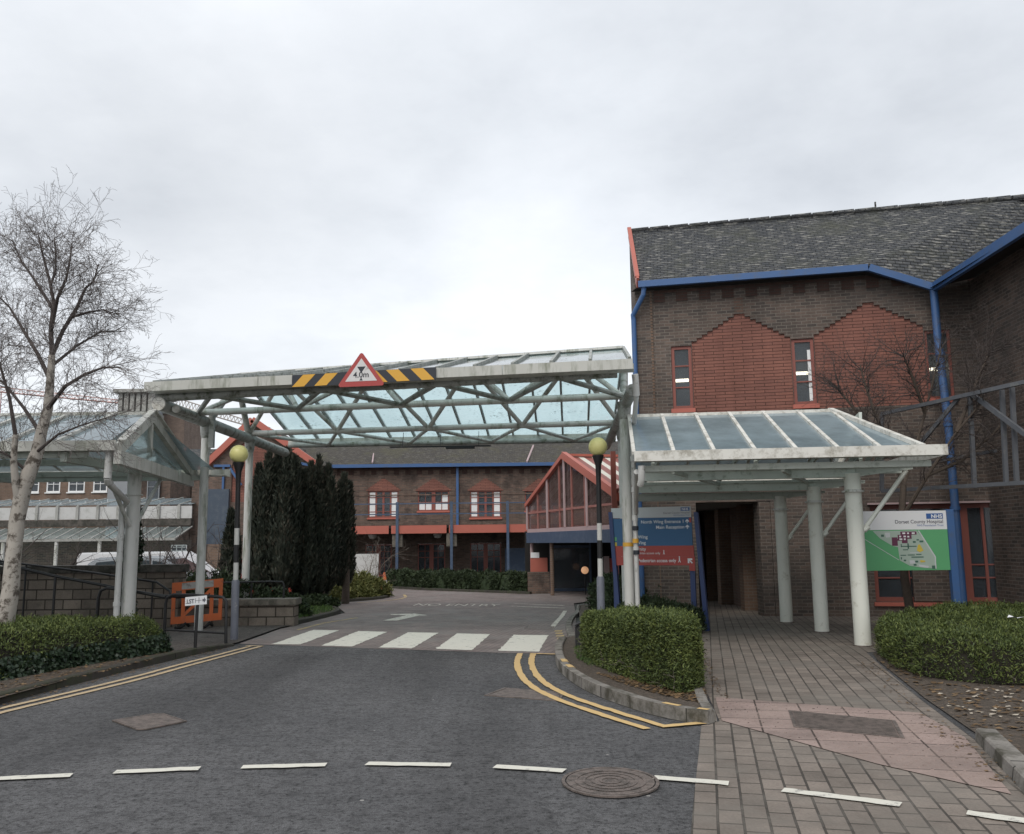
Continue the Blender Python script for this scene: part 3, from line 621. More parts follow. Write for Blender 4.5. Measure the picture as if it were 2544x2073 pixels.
for i in range(40):
    for j in range(30):
        x, y = 1.85+i*.067*.97-j*.0, 5.6+j*.12+(i % 2)*.06
        if inpoly(np.array([x]), np.array([y]), [(2.1, 9.1), (3.65, 8.25), (3.55, 7.3), (3.1, 5.9), (2.62, 6.6), (1.92, 8.05)])[0] and not inpoly(np.array([x]), np.array([y]), [(2.5, 8.5), (3.38, 7.98), (3.16, 7.22), (2.34, 7.7)])[0]:
            mb.lathe((x, y, .0105), [(.014, 0), (.009, .005)], 6)
mb.build('tactile_studs', 'tactile', path)
gr = cover('service_cover', [(2.56, 8.46), (3.34, 7.94), (3.12, 7.26), (2.38, 7.73)], .016, 'long ribbed grey access cover let into the pink tactile paving')
mb = MB(); A, B, C_, D_ = [Vector(p) for p in ((2.55, 8.4), (3.29, 7.9), (3.1, 7.32), (2.41, 7.76))]
for k in range(34):
    t0, t1 = (k+.2)/34, (k+.65)/34
    mb.quad(*[(p.x, p.y, .02) for p in (D_.lerp(A, t0), C_.lerp(B, t0), C_.lerp(B, t1), D_.lerp(A, t1))])
mb.build('ribs', 'iron', gr)
# grass on the beds (stuff)
def grass(poly, n, zoff, h, name='grass', m='grass'):
    xs = [p[0] for p in poly]; ys = [p[1] for p in poly]
    x = rng.uniform(min(xs), max(xs), n*3); y = rng.uniform(min(ys), max(ys), n*3); k = inpoly(x, y, poly); x, y = x[k][:n], y[k][:n]
    g = bpy.data.objects.new(name, None); COL.objects.link(g); WL[g.name] = Vector((0, 0, 0))
    P = np.column_stack([x, y, [zg(v)+zoff for v in y]]); up = unit(rng.normal(0, .45, P.shape)+np.array((0, 0, 1)))
    nr = unit(rng.normal(0, 1, P.shape)); o = leafmesh(name, P, nr, up, h*rng.uniform(.5, 1.3, len(P)), np.full(len(P), h*.16), m, g)
    o.parent = None; nm = g.name; bpy.data.objects.remove(g); o.name = name; tag(o, kind='stuff'); return o
grass([(-4.85, 19.5), (-4.6, 22.6), (-4.95, 24.0), (-6.2, 26.5), (-8, 26), (-7, 19.6)], 9000, .07, .09)
grass([(.86, 13.0), (.8, 11.6), (.92, 10.9), (1.25, 11.4), (1.1, 13.2)], 1500, .085, .045)
# litter and stones on the soil (stuff)
def scatter(poly, n, zoff, smin, smax, m, name):
    xs = [p[0] for p in poly]; ys = [p[1] for p in poly]; mb = MB(); c = 0
    while c < n:
        x, y = rng.uniform(min(xs), max(xs)), rng.uniform(min(ys), max(ys))
        if not inpoly(np.array([x]), np.array([y]), poly)[0]: continue
        s = rng.uniform(smin, smax); a = rng.uniform(0, 6.28); z = zg(y)+zoff
        p = [(x+s*math.cos(a+k*1.57)*(1+.4*rng.normal()*.5), y+s*math.sin(a+k*1.57)*.8, z+s*rng.uniform(-.05, .5)) for k in range(4)]
        mb.quad(*p); c += 1
    o = mb.build(name, m); tag(o, kind='stuff'); return o
K['leaflitter'] = leaf('dry_leaf_litter', [(.05, .035, .02), (.13, .08, .04), (.22, .15, .08)], 5)
K['chips'] = paint('pale_chips', (.42, .37, .3), .9, .3, 8)
bedr = [(3.3, 5.75), (3.75, 7.2), (4.1, 8.9), (4.7, 11.6), (5.2, 11.9), (4.6, 9.9), (5.6, 9.5), (7, 7), (5.8, 4.2)]
scatter(bedr, 1500, .016, .012, .04, 'leaflitter', 'leaf_litter'); scatter([(4.0, 8.3), (4.35, 9.3), (5.2, 9.6), (5.6, 8.6), (4.6, 7.6)], 90, .018, .012, .035, 'chips', 'stone_chips')
scatter([(.95, 10.4), (1.15, 9.6), (1.5, 8.8), (1.75, 8.4), (1.95, 9.2), (1.8, 9.4)], 900, .09, .01, .03, 'leaflitter', 'leaf_litter')
scatter([(-5.3, 9.3), (-5.1, 10.6), (-4.9, 12), (-4.9, 13.3), (-5.15, 13.2), (-5.7, 11.2), (-6, 9)], 500, .085, .01, .03, 'leaflitter', 'leaf_litter')
kl = [(-5.75, 5.0), (-5.34, 9.31), (-5.18, 10.61), (-4.98, 11.78), (-4.8, 13.33), (-4.6, 14.7)]
scatter(offset_line(kl, -.01)+offset_line(kl, -.2)[::-1], 500, .006, .006, .02, 'leaflitter', 'leaf_litter')
scatter(offset_line(kr, .01)+offset_line(kr, .13)[::-1], 300, .006, .006, .018, 'leaflitter', 'leaf_litter')
scatter([(1.9, 8.2), (2.1, 9.4), (2.35, 11), (2.5, 12.5), (2.7, 12.5), (2.4, 10.8), (2.2, 9.2)], 160, .007, .006, .02, 'leaflitter', 'leaf_litter')
scatter([(3.3, 5.9), (3.62, 7.3), (4.0, 9.0), (4.7, 11.8), (4.4, 11.6), (3.8, 9.0), (3.4, 7.3), (3.15, 6.0)], 260, .012, .006, .02, 'leaflitter', 'leaf_litter')
# ================================================================ near hedges
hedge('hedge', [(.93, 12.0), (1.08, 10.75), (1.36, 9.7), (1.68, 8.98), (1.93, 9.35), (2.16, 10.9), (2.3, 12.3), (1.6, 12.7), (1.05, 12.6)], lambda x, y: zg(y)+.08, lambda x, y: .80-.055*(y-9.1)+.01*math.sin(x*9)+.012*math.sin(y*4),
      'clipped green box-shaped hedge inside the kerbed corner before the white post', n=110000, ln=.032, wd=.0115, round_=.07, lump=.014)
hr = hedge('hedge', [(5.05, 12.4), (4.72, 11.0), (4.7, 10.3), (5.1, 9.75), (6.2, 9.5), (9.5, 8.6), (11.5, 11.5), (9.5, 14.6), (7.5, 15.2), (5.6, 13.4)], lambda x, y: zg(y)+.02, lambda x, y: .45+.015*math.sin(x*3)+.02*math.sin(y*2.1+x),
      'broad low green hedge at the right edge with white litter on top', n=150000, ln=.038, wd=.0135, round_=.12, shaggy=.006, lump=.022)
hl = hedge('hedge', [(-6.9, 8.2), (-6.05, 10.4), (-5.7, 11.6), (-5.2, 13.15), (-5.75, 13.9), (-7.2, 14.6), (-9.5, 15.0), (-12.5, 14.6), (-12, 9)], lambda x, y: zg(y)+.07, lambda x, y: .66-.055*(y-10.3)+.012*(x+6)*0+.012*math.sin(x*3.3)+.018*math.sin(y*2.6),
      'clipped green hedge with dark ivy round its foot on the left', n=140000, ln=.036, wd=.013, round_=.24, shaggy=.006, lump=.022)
# ivy round the foot
k = 6500; a_ = np.array([(-6.95, 8.2), (-6.08, 10.4), (-5.72, 11.6), (-5.17, 13.1), (-5.6, 13.8)]); seg = rng.integers(0, 4, k); s = rng.random(k)[:, None]
xy = a_[seg]+(a_[seg+1]-a_[seg])*s; e = unit(a_[seg+1]-a_[seg]); out = np.column_stack([e[:, 1], -e[:, 0]])
h = rng.random(k)**1.8*.26; xy = xy+out*(rng.uniform(.0, .14, k)*(1-h/.5))[:, None]
P = np.column_stack([xy, h+.07]); nr = unit(np.column_stack([out, np.full(k, .5)])+rng.normal(0, .35, P.shape)); up = unit(rng.normal(0, .5, P.shape)+np.array((0, 0, -.5)))
leafmesh('ivy', P, nr, up, rng.uniform(.035, .065, k), rng.uniform(.04, .06, k), 'ivy', hl, .1)
# white litter on the right hedge
lt = MB(); c = at(2112, 1290, 11.8)
lt.quad(c+V(-.1, 0, .03), c+V(-.02, -.08, .05), c+V(.03, 0, .02), c+V(-.03, .08, .06)).quad(c+V(.03, 0, .02), c+V(.02, -.07, .03), c+V(.12, -.02, .04), c+V(.05, .07, .02))
tag(lt.build('litter', 'paper', loc=c), 'crumpled white paper lying on top of the right hedge', 'litter')
# ================================================================ road canopy
rc = thing('road_canopy', (-2, 18.5, zg(18.5)), 'long glazed steel canopy spanning the road on tube trusses above the zebra crossing', 'canopy')
lerp = lambda a, b, t: Vector(a).lerp(Vector(b), t)
E1 = (V(-6.33, 15.3, 4.22), V(1.74, 14.05, 4.33)); B1 = (V(-6.2, 16.97, 4.2), V(2.0, 15.53, 4.2)); B2 = (V(-6.2, 20.32, 4.2), V(2.37, 19.12, 4.2))
E2 = (V(-6.1, 23.55, 4.28), V(2.76, 23.1, 4.28)); RG = (V(-6.25, 19.5, 5.30), V(2.33, 17.5, 5.38))
fz = (4.30, 4.45, 4.30, 4.49)
mb = MB()     # fascias: four sides
FLf, FRf, RRf, RLf = V(-6.42, 14.95, 4.36), V(1.95, 13.62, 4.40), V(2.8, 23.45, 4.38), V(-6.12, 23.95, 4.38)
for nm, a, b, h in (('front_fascia', FLf, FRf, .165), ('rear_fascia', RLf, RRf, .2)):
    m_ = MB(); d = (b-a).normalized(); n_ = V(d.y, -d.x, 0)*(1 if nm[0] == 'f' else -1)
    N_ = 4
    for i in range(N_):
        p, q = lerp(a, b, i/N_), lerp(a, b, (i+1)/N_-.0012); m_.bar(p, q, .035, h)
    m_.bar(a-n_*.16-V(0, 0, h/2-.01), b-n_*.16-V(0, 0, h/2-.01), .28, .02)         # gutter sole
    m_.bar(a-n_*.3, b-n_*.3, .02, h*.8)
    m_.build(nm, 'fascia', rc)
for nm, c in (('eave_tube', E1), ('eave_tube', E2)): MB().tube(c, .075, 12).build(nm, 'steeldirty', rc, smooth=True)
MB().bar(E1[0]+V(0, .02, .105), E1[1]+V(0, .02, .03), .12, .06).build('eave_packer', 'blackmatt', rc)  # black bar stands in for the dark gap between fascia and tube
for c in (B1, B2): MB().tube((c[0]-V(.35, -.05, 0), c[1]), .066, 12).build('bottom_chord', 'steel', rc, smooth=True)
MB().tube(RG, .06, 10).build('ridge_tube', 'steel', rc, smooth=True)
def zig(name, a, b, nb, r, m, start=0):
    for i in range(nb):
        p, q, e = lerp(*a, i/nb), lerp(*b, (i+.5)/nb), lerp(*a, (i+1)/nb)
        MB().tube((p, q), r, 8).build(name, m, rc, smooth=True); MB().tube((q, e), r, 8).build(name, m, rc, smooth=True)
zig('brace', B1, E1, 4, .048, 'steeldirty'); zig('brace', B1, RG, 4, .05, 'steel'); zig('brace', B2, RG, 4, .05, 'steel'); zig('brace', B2, E2, 4, .045, 'steel')
NP = 13; gf, gr_ = MB(), MB()
f0, f1 = FLf+V(.12, .1, .09), FRf+V(-.04, .12, .1); r0, r1 = RLf+V(.1, -.12, .1), RRf+V(-.08, -.12, .1)
T0, T1 = RG[0]+V(.08, 0, .13), RG[1]+V(-.02, 0, .13)
for i in range(NP):
    a, b = i/NP, (i+1)/NP
    for g_, x0, x1 in ((gf, f0, f1), (gr_, r0, r1)):
        g_.quad(lerp(x0, x1, a), lerp(x0, x1, b), lerp(T0, T1, b), lerp(T0, T1, a))
gf.build('front_glazing', 'glassroof', rc); gr_.build('rear_glazing', 'glassroof', rc)
for i in range(NP+1):
    t = i/NP
    for x0, x1 in ((f0, f1), (r0, r1)):
        b_ = MB(); b_.bar(lerp(x0, x1, t)+V(0, 0, .012), lerp(T0, T1, t)+V(0, 0, .03), .05, .06)
        b_.bar(lerp(x0, x1, t)-V(0, 0, .04), lerp(T0, T1, t)-V(0, 0, .04), .035, .05); b_.build('glazing_bar', 'steeldirty', rc)
MB().bar(T0+V(0, 0, .03), T1+V(0, 0, .03), .16, .05).build('ridge_cap', 'steel', rc)
cols = [(-6.22, 17.5, 4.12), (-6.19, 20.35, 4.12), (2.04, 15.62, 4.15), (2.42, 19.1, 4.15)]
for (x, y, z), r in zip(cols, (.085, .085, .092, .085)):
    c_ = MB(); b0 = zg(y)-.05 if not (x < 0 and y > 20) else zg(y)
    c_.tube([(x, y, b0), (x, y, z-.35)], r, 20); c_.build('column', 'steel', rc, smooth=True)
    c_ = MB(); c_.tube([(x, y, z-.37), (x, y, z-.3), (x, y, z-.05)], [r*1.03, r*1.25, r*1.5], 18); c_.build('capital', 'steeldirty', rc, smooth=True)
MB().tube([(-6.22, 15.15, 4.08), (-6.2, 23.6, 4.08)], .115, 16).build('arm', 'steeldirty', rc, smooth=True)
MB().tube([(2.0, 14.2, 4.08), (2.5, 22.9, 4.08)], .1, 16).build('arm', 'steeldirty', rc, smooth=True)
MB().tube([(-6.22, 15.12, 4.08), (-6.22, 15.08, 4.08)], .118, 20).tube([(-6.02, 15.4, 4.03), (-6.02, 15.36, 4.03)], .07, 16).build('arm_end_plate', 'fascianew', rc, smooth=True)
MB().tube([(-6.02, 15.38, 4.03), (-6.05, 16.4, 4.06)], .066, 12).build('arm_stub', 'steeldirty', rc, smooth=True)
for i, c in enumerate(cols): MB().tube([Vector(c)-V(0, 0, .1), RG[0] if i < 2 else RG[1]], .07, 12).build('end_strut', 'steeldirty', rc, smooth=True)
MB().box(-6.12, -6.02, 17.36, 17.46, 3.55, 4.33).build('side_post', 'steeldirty', rc)
# rain pipes on the right-hand column
mb = MB(); x, y = 2.15, 15.42
mb.tube([(2.02, 13.98, 4.3), (2.03, 14.0, 4.22), (2.06, 14.15, 3.98)], .055, 12); mb.build('hopper', 'plastic', rc, smooth=True)
mb = MB(); mb.tube([(2.06, 14.15, 3.98), (2.13, 15.1, 3.55), (x, y, 3.3), (x, y, zg(y))], .042, 12)
for z in (3.0, 2.45, 1.95, 1.4): mb.tube([(x, y, z), (x, y, z+.09)], .052, 12)
mb.build('downpipe', 'plastic', rc, smooth=True)
for z, dx in ((1.78, 0), (1.56, -.02), (1.36, .02)):
    mb = MB(); mb.tube([(x+dx*.2, y-.01, z), (x+dx*.2, y-.01, z+.075)], .0555, 14); mb.build('warning_tape', 'hazyellow' if z == 1.56 else 'hazblack', rc, smooth=True)
mb = MB(); mb.tube([(2.04, 15.62, 1.5), (2.04, 15.62, 1.57)], .0955, 18); mb.build('warning_tape', 'hazyellow', rc, smooth=True)
mb = MB(); mb.tube([(1.85, 12.95, 2.62), (2.1, 14.9, 2.2), (2.17, 15.4, 2.08)], .04, 12); mb.build('branch_pipe', 'plastic', rc, smooth=True)
# thin dark bar with box under the rear tube
a, b = at(812, 931, 22.8), at(1021, 928, 22.5)
t = thing('hanging_bar', (a+b)/2, 'thin flat black bar with a box hung under the rear canopy tube', 'bar')
MB().bar(a, b, .1, .03).build('bar', 'blackmatt', t); MB().bar(lerp(a, b, .56)-V(0, 0, .03), lerp(a, b, .84)-V(0, 0, .03), .16, .07).build('box', 'blackmatt', t)
mb = MB()
for q in (.12, .5, .88): mb.tube([lerp(a, b, q), lerp(a, b, q)+V(0, .3, .42)], .008, 5)
mb.build('hanger', 'blackmatt', t)
# ---------------------------------------------------------------- height signs on the front fascia
dF = (FRf-FLf).normalized(); nF = V(dF.y, -dF.x, 0)
o = at(755.5, 790, 14.15)
def planeF(px, py, w=0.0):           # a survey point on the vertical plane of the fascia
    d = _f+_r*((px-1065.4)/FD)-_u*((py-868.2)/FD); P0 = FLf+nF*(.05+w); k = nF.dot(P0-V(0, 0, EYE))/nF.dot(d); return V(0, 0, EYE)+d*k
p0, p1 = planeF(608, 794), planeF(907, 777.5)
ds = (p1-p0); Ls = ds.length; FS = frame(p0, (ds.x, ds.y, 0), nF); sl = ds.z/Ls
t = thing('hazard_board', (p0+p1)/2, 'long yellow and black striped height hazard board on the front fascia', 'board')
h = .105
MB().fprism(FS, [(0, -h), (Ls, -h+sl*Ls), (Ls, h+sl*Ls), (0, h)], -.01, .012).build('board', 'hazblack', t)
W = Ls/12.2
def stripe(u, s):
    y0 = lambda q: -h+.004+sl*q; y1 = lambda q: h-.004+sl*q
    w = W*1.05; k = W*.95*s
    poly = [(u, y0(u)), (u+w, y0(u+w)), (u+w+k, y1(u+w+k)), (u+k, y1(u+k))]
    poly = [(min(max(q, 0.004), Ls-.004), z) for q, z in poly]
    MB().fprism(FS, poly, .012, .015).build('stripe', 'hazyellow', t)
for u in (.02, 1.95, 4.05): stripe(u*W, 1)
for u in (7.15, 9.0, 11.05): stripe(u*W, -1)
# warning triangle
T = [planeF(*q, .06) for q in ((755, 731), (703, 804), (801, 802))]
o = (T[1]+T[2])/2; FT = frame(o, (dF.x, dF.y, 0), nF); FT.d
t = thing('height_sign', o, 'red-bordered triangular warning sign reading 4.0m on the canopy fascia', 'sign')
hw, hh = (T[2]-T[1]).length/2, T[0].z-o.z
def rtri(w, z0, z1, r):
    pts = []
    for (cx, cz), a0 in (((0, z1), 150), ((-w, z0), 270), ((w, z0), 30)):
        pass
    A, B, C_ = Vector((0, z1)), Vector((-w, z0)), Vector((w, z0)); out = []
    for p, q, s in ((A, B, C_), (B, C_, A), (C_, A, B)):
        d1 = (q-p).normalized(); d2 = (s-p).normalized(); c = p+(d1+d2).normalized()*r*2
        a1 = p+d2*r*1.73; a2 = p+d1*r*1.73
        for k in range(7):
            x = (a1*(1-k/6)+a2*(k/6)); v = (x-c).normalized(); out.append(tuple(c+v*r))
    return out
MB().fprism(FT, rtri(hw*1.02, -.01, hh, .035), 0, .012).build('border', 'warnred', t)
MB().fprism(FT, rtri(hw*.68, .075, hh*.79, .006), .012, .015).build('face', 'warnwhite', t)
MB().fprism(FT, [(-.07, hh*.545), (.075, hh*.545), (.002, hh*.36)], .015, .018).build('down_arrow', 'hazblack', t)
MB().fprism(FT, [(-.028, .085), (.028, .085), (0, .135)], .015, .018).build('up_arrow', 'hazblack', t)
text('4.0m', FT, 0, hh*.235, .135, 'hazblack', t, .018, 'CENTER', 'lettering', 1.02, .002)
MB().fbox(FT, -.02, .02, .1, .5, -.05, 0).build('bracket', 'steeldirty', t)
# ================================================================ side canopies
def ped_canopy(name, label, F, L0, L1, W0, zeave, zridge, hipend, npan, m_f, m_g, colu, base, wr=None):
    """frame F: u along the ridge, w across (0 = front eave)"""
    t = thing(name, base, label, 'canopy'); W2 = wr or W0/2
    P = lambda u, w, z: F(u, z, -w)
    h = .15
    f = MB(); f.bar(P(L0, 0, zeave), P(L1, 0, zeave), .03, h); f.bar(P(L0, .14, zeave-.06), P(L1-.05, .14, zeave-.06), .22, .02); f.build('front_fascia', m_f, t)
    f = MB(); f.bar(P(L0, W0, zeave), P(L1, W0, zeave), .03, h); f.bar(P(L0, W0-.14, zeave-.06), P(L1-.05, W0-.14, zeave-.06), .22, .02); f.build('rear_fascia', m_f, t)
    rs, re = (L0, L1-.85) if hipend else (L0, L1-.5)
    zt = zeave+.05
    MB().bar(P(rs, W2, zridge), P(re, W2, zridge), .1, .07).build('ridge', m_f, t)
    gl = MB(); gl2 = MB(); st = (L1-.25-L0)/npan
    e = .22
    def top(u): return min(u, re)
    for i in range(npan):
        a, b = L0+i*st, L0+(i+1)*st
        for g_, w in ((gl, e), (gl2, W0-e)):
            if a < re: g_.quad(P(a, w, zt), P(b, w, zt), P(top(b), W2, zridge), P(a, W2, zridge))
            elif hipend: g_.quad(P(a, w, zt), P(b, w, zt), P(re, W2, zridge))
    if gl.f:
        gl.build('front_glazing', m_g, t); gl2.build('rear_glazing', m_g, t)
    for i in range(npan+1):
        u = L0+i*st
        for w in (e, W0-e):
            if u <= re+.01: q = P(u, W2, zridge+.02)
            elif hipend and i < npan:
                k = (L1-.25-u)/(L1-.25-re); q = P(u, w+(W2-w)*k, zt+(zridge-zt)*k)
            else: continue
            MB().bar(P(u, w, zt+.02), q, .055, .05).build('glazing_bar', m_f, t)
    if hipend:
        for w in (e, W0-e): MB().bar(P(L1-.25, w, zt+.03), P(re, W2, zridge+.03), .09, .06).build('hip_bar', m_f, t)
        MB().quad(P(L1-.25, e, zt), P(L1-.25, W0-e, zt), P(re, W2, zridge)).build('end_glazing', m_g, t)
        f = MB(); f.bar(P(L1, 0, zeave), P(L1, W0, zeave), .03, h); f.build('end_fascia', m_f, t)
    return t, P
FR = frame((1.77, 12.72, 0), (.9935, -.1135, 0), (-.1135, -.9935, 0))
rp, PR = ped_canopy('side_canopy', 'white-framed glass canopy with hipped end on thick white columns over the right path', FR, .02, 4.4, 5.7, 2.83, 3.82, True, 7, 'fascianew', 'glassblue', None, (4, 15, 0))
rcols = [(5.3, 13.57), (5.51, 15.95), (5.56, 18.15)]
for (x, y), zt in zip(rcols, (2.62, 2.56, 2.5)):
    c = MB(); c.tube([(x, y, zg(y)), (x, y, zt-.02)], .125, 24); c.build('column', 'white_steel', rp, smooth=True)
    c = MB(); c.tube([(x, y, zt-.31), (x, y, zt-.285)], .165, 24); c.tube([(x, y, zt-.285), (x, y, zt-.27)], .13, 24); c.build('collar', 'steel', rp, smooth=True)
    c = MB(); c.tube([(x, y, zg(y)+.001), (x, y, zg(y)+.02)], .15, 20); c.build('base_plate', 'iron', rp, smooth=True)
    b = MB(); dx = FR.d; z = zt
    a_, b_ = V(x, y, z)-dx*3.2, V(x, y, z)+dx*.9
    b.bar(a_, b_-dx*.85, .09, .14); b.hexa([b_-dx*.85+V(0, -.045, -.07), b_+V(0, -.045, .03), b_+V(0, .045, .03), b_-dx*.85+V(0, .045, -.07)], [b_-dx*.85+V(0, -.045, .07), b_+V(0, -.045, .07), b_+V(0, .045, .07), b_-dx*.85+V(0, .045, .07)])
    b.bar(a_+V(0, 0, .072), b_+V(0, 0, .072), .13, .012); b.bar(a_-V(0, 0, .072), b_-dx*.85-V(0, 0, .072), .13, .012)
    b.build('cross_beam', 'green_steel', rp)
    c = MB(); c.tube([(x+.1, y, zt-.93), V(x, y, zt)+dx*.82+V(0, 0, .02)], .035, 12); c.tube([V(x+.13, y, zt-.9)+V(0, 0, 0), V(x+.2, y, zt-.84)], .045, 10); c.build('end_brace', 'white_steel', rp, smooth=True)
for w in (.25, 1.55, 4.1, 5.45):
    MB().bar(PR(.1, w, 2.66), PR(4.25, w, 2.66), .07, .09).build('purlin', 'green_steel', rp)
for u in (.3, 1.8, 3.3):
    for s in (1, -1): MB().bar(PR(u, .3, 2.72) if s > 0 else PR(u, 5.4, 2.72), PR(u+.9*s*0+.75, 2.85, 3.76), .05, .06).build('rafter_brace', 'green_steel', rp)
for u in (.6, 2.2): MB().bar(PR(u, .4, 2.62), PR(u+1.6, 5.3, 2.62), .05, .06).build('plan_brace', 'green_steel', rp)
mb = MB(); mb.tube([PR(.12, .1, 2.7), PR(.12, .12, 2.5), PR(.1, .2, 2.42)], .05, 12); mb.build('rain_spout', 'plastic', rp, smooth=True)
# left canopy: gable end towards the road
FLc = frame((-20.0, 12.62, 0), (1, 0, 0), (0, -1, 0))
lp, PL = ped_canopy('side_canopy', 'grimy glass canopy with open gable end behind the birch on the left', FLc, 0, 14.2, 5.2, 3.07, 3.86, False, 18, 'fascia', 'glassblue', None, (-9, 15, 0), 2.2)
gx = lambda w: 14.24-.16*w
a, b, c = PL(gx(0)-.02, 0.02, 2.9), PL(gx(5.2), 5.2, 2.9), PL(gx(2.2)-.13, 2.2, 3.76)
MB().bar(a, b, .1, .2).build('tie_beam', 'fascia', lp)
for p in (a, b):
    MB().bar(p+V(.02, 0, .12), c+V(.02, 0, .04), .09, .17).build('gable_rafter', 'fascia', lp)
    q = MB(); q.bar(p+V(.05, 0, .24), c+V(.05, 0, .17), .11, .03); q.build('gable_capping', 'fascia', lp)
MB().bar(V(c.x+.02, c.y, 2.98), c-V(-.02, 0, .08), .07, .07).build('king_post', 'fascia', lp)
MB().quad(a+V(-.03, 0, .12), b+V(-.03, 0, .12), c+V(-.03, 0, 0)).build('gable_glazing', 'glassclear', lp)
for x, y in ((-6.62, 15.2), (-9.8, 15.2), (-13, 15.2)):
    q = MB(); q.tube([(x, y, zg(y)), (x, y, 2.9)], .115, 20); q.tube([(x, y, 2.48), (x, y, 2.5)], .15, 20); q.build('column', 'steel', lp, smooth=True)
    q = MB(); q.bar((x, 12.75, 2.92), (x, 17.7, 2.92), .1, .14); q.build('cross_beam', 'green_steel', lp)
    for s in (-1.15, 1.15): MB().tube([(x, y+s*.1, 1.95), (x, y+s, 2.88)], .035, 10).build('brace', 'steel', lp, smooth=True)
for w in (.2, 1.4, 3.8, 5.0): MB().bar(PL(.1, w, 2.96), PL(13.7, w, 2.96), .07, .1).build('purlin', 'green_steel', lp)
q = MB(); q.tube([(-5.95, 12.75, 3.0), (-5.95, 12.75, 2.85), (-5.96, 12.76, 2.6)], .055, 12); q.build('rain_spout', 'plastic', lp, smooth=True)
q = MB(); q.tube([(-5.96, 12.76, 2.6), (-5.97, 12.8, 2.54), (-6.6, 14.9, 2.36), (-6.73, 15.02, 2.26), (-6.74, 15.02, zg(15))], .05, 12)
for z in (1.72, 1.35, .6): q.tube([(-6.74, 15.02, z), (-6.74, 15.02, z+.07)], .06, 12)
q.build('downpipe', 'plastic', lp, smooth=True)
# ================================================================ belisha beacons
def beacon():
    t = thing('belisha_beacon', (-4.88, 15.5, zg(15.5)), 'yellow globe beacon on a banded pole beside the left end of the zebra crossing', 'beacon', 'belisha beacons at the crossing')
    x, y, z = t.location
    q = MB(); q.lathe((x, y, z), [(.07, 0), (.07, .02), (.066, .02), (.066, 1.02), (.05, 1.05)], 20); q.build('lower_sleeve', 'greypost', t, smooth=True)
    bands = [(1.04, 1.35, 'beaconwhite'), (1.35, 1.66, 'black'), (1.66, 1.95, 'beaconwhite'), (1.95, 3.0, 'black')]
    for a, b, m_ in bands: MB().tube([(x, y, z+a), (x, y, z+b)], .043, 16).build('pole_band', m_, t, smooth=True)
    q = MB(); q.tube([(x, y, z+2.75), (x, y, z+2.95), (x, y, z+3.1), (x, y, z+3.12)], [.044, .052, .1, .1], 20); q.build('collar', 'black', t, smooth=True)
    q = MB(); R = .163; q.lathe((x, y, z+3.27), [(max(.002, R*math.sin(a)), -R*math.cos(a)) for a in np.linspace(.12, math.pi-.01, 20)], 28); q.build('globe', 'globe', t, smooth=True); return t
bl = beacon(); bl.rotation_euler = (0, math.radians(-.4), 0)
br = dup(bl, (1.47, 15.05, zg(15)), 2.0, 'yellow globe beacon on a black and white banded pole left of the white downpipe column'); br.rotation_euler = (0, math.radians(-.7), 2.0)
# ================================================================ hospital signs
a, b = V(1.92, 17.2, 0), V(3.42, 16.5, 0); d = (b-a).normalized(); n_ = V(d.y, -d.x, 0); FSg = frame((a.x, a.y, 0), d, n_); Ls = (b-a).length
t = thing('direction_sign', (2.7, 16.85, zg(16.8)), 'large blue and red hospital direction sign between two leaning navy posts', 'sign')
MB().fprism(FSg, [(.02, 2.04), (Ls-.06, 2.03), (Ls-.06, 2.235), (.02, 2.235)], -.02, .02).build('header_panel', 'signgrey', t)
MB().fprism(FSg, [(.03, 1.5), (Ls-.05, 1.5), (Ls-.05, 2.03), (.03, 2.03)], -.02, .02).build('blue_panel', 'signblue', t)
MB().fprism(FSg, [(.04, 1.3), (Ls-.03, 1.3), (Ls-.03, 1.497), (.04, 1.497)], -.02, .02).build('red_panel', 'signred', t)
MB().fprism(FSg, [(.04, 1.13), (Ls-.13, 1.13), (Ls-.13, 1.03), (Ls-.02, 1.03), (Ls-.02, 1.297), (.04, 1.297)], -.02, .02).build('lower_red_panel', 'signred', t)
for u, z1 in ((-.03, 2.16), (Ls+.0, 2.12)):
    q = MB(); lean = .12
    q.hexa([FSg(u+lean, zg(16.8)-.05, -.05), FSg(u+lean+.08, zg(16.8)-.05, -.05), FSg(u+lean+.08, zg(16.8)-.05, .05), FSg(u+lean, zg(16.8)-.05, .05)], [FSg(u, z1, -.05), FSg(u+.075, z1, -.05), FSg(u+.075, z1, .05), FSg(u, z1, .05)]); q.build('post', 'navy', t)
q = MB(); q.fbox(FSg, .02, .1, zg(17)-.05, 1.1, -.06, .0); q.build('rear_post', 'navy', t); q = MB(); q.fbox(FSg, Ls-.13, Ls-.04, zg(17)-.05, 1.05, -.1, -.025); q.build('rear_post', 'navy', t)
w = .0225; R_ = Ls-.1
q = MB(); q.fprism(FSg, rect(R_-.15, R_+.02, 2.15, 2.215), .02, w); q.build('logo_panel', 'inkblue', t); text('NHS', FSg, R_-.005, 2.162, .058, 'lettering', t, w+.003, sx=1.1, thick=.002)
text('Dorset County Hospital', FSg, R_+.02, 2.1, .052, 'inkgrey', t, w); text('NHS Foundation Trust', FSg, R_+.02, 2.06, .034, 'inkblue', t, w)
def arrow(F, u, z, s, rot, m_, par, w):
    P = [(-.5, -.02), (0, .5), (.5, -.02), (.3, -.18), (.1, .08), (.1, -.5), (-.1, -.5), (-.1, .08), (-.3, -.18)]
    c, s_ = math.cos(rot), math.sin(rot); MB().fprism(F, [(u+(x*c-y*s_)*s, z+(x*s_+y*c)*s) for x, y in P], w-.003, w).build('arrow', m_, par)
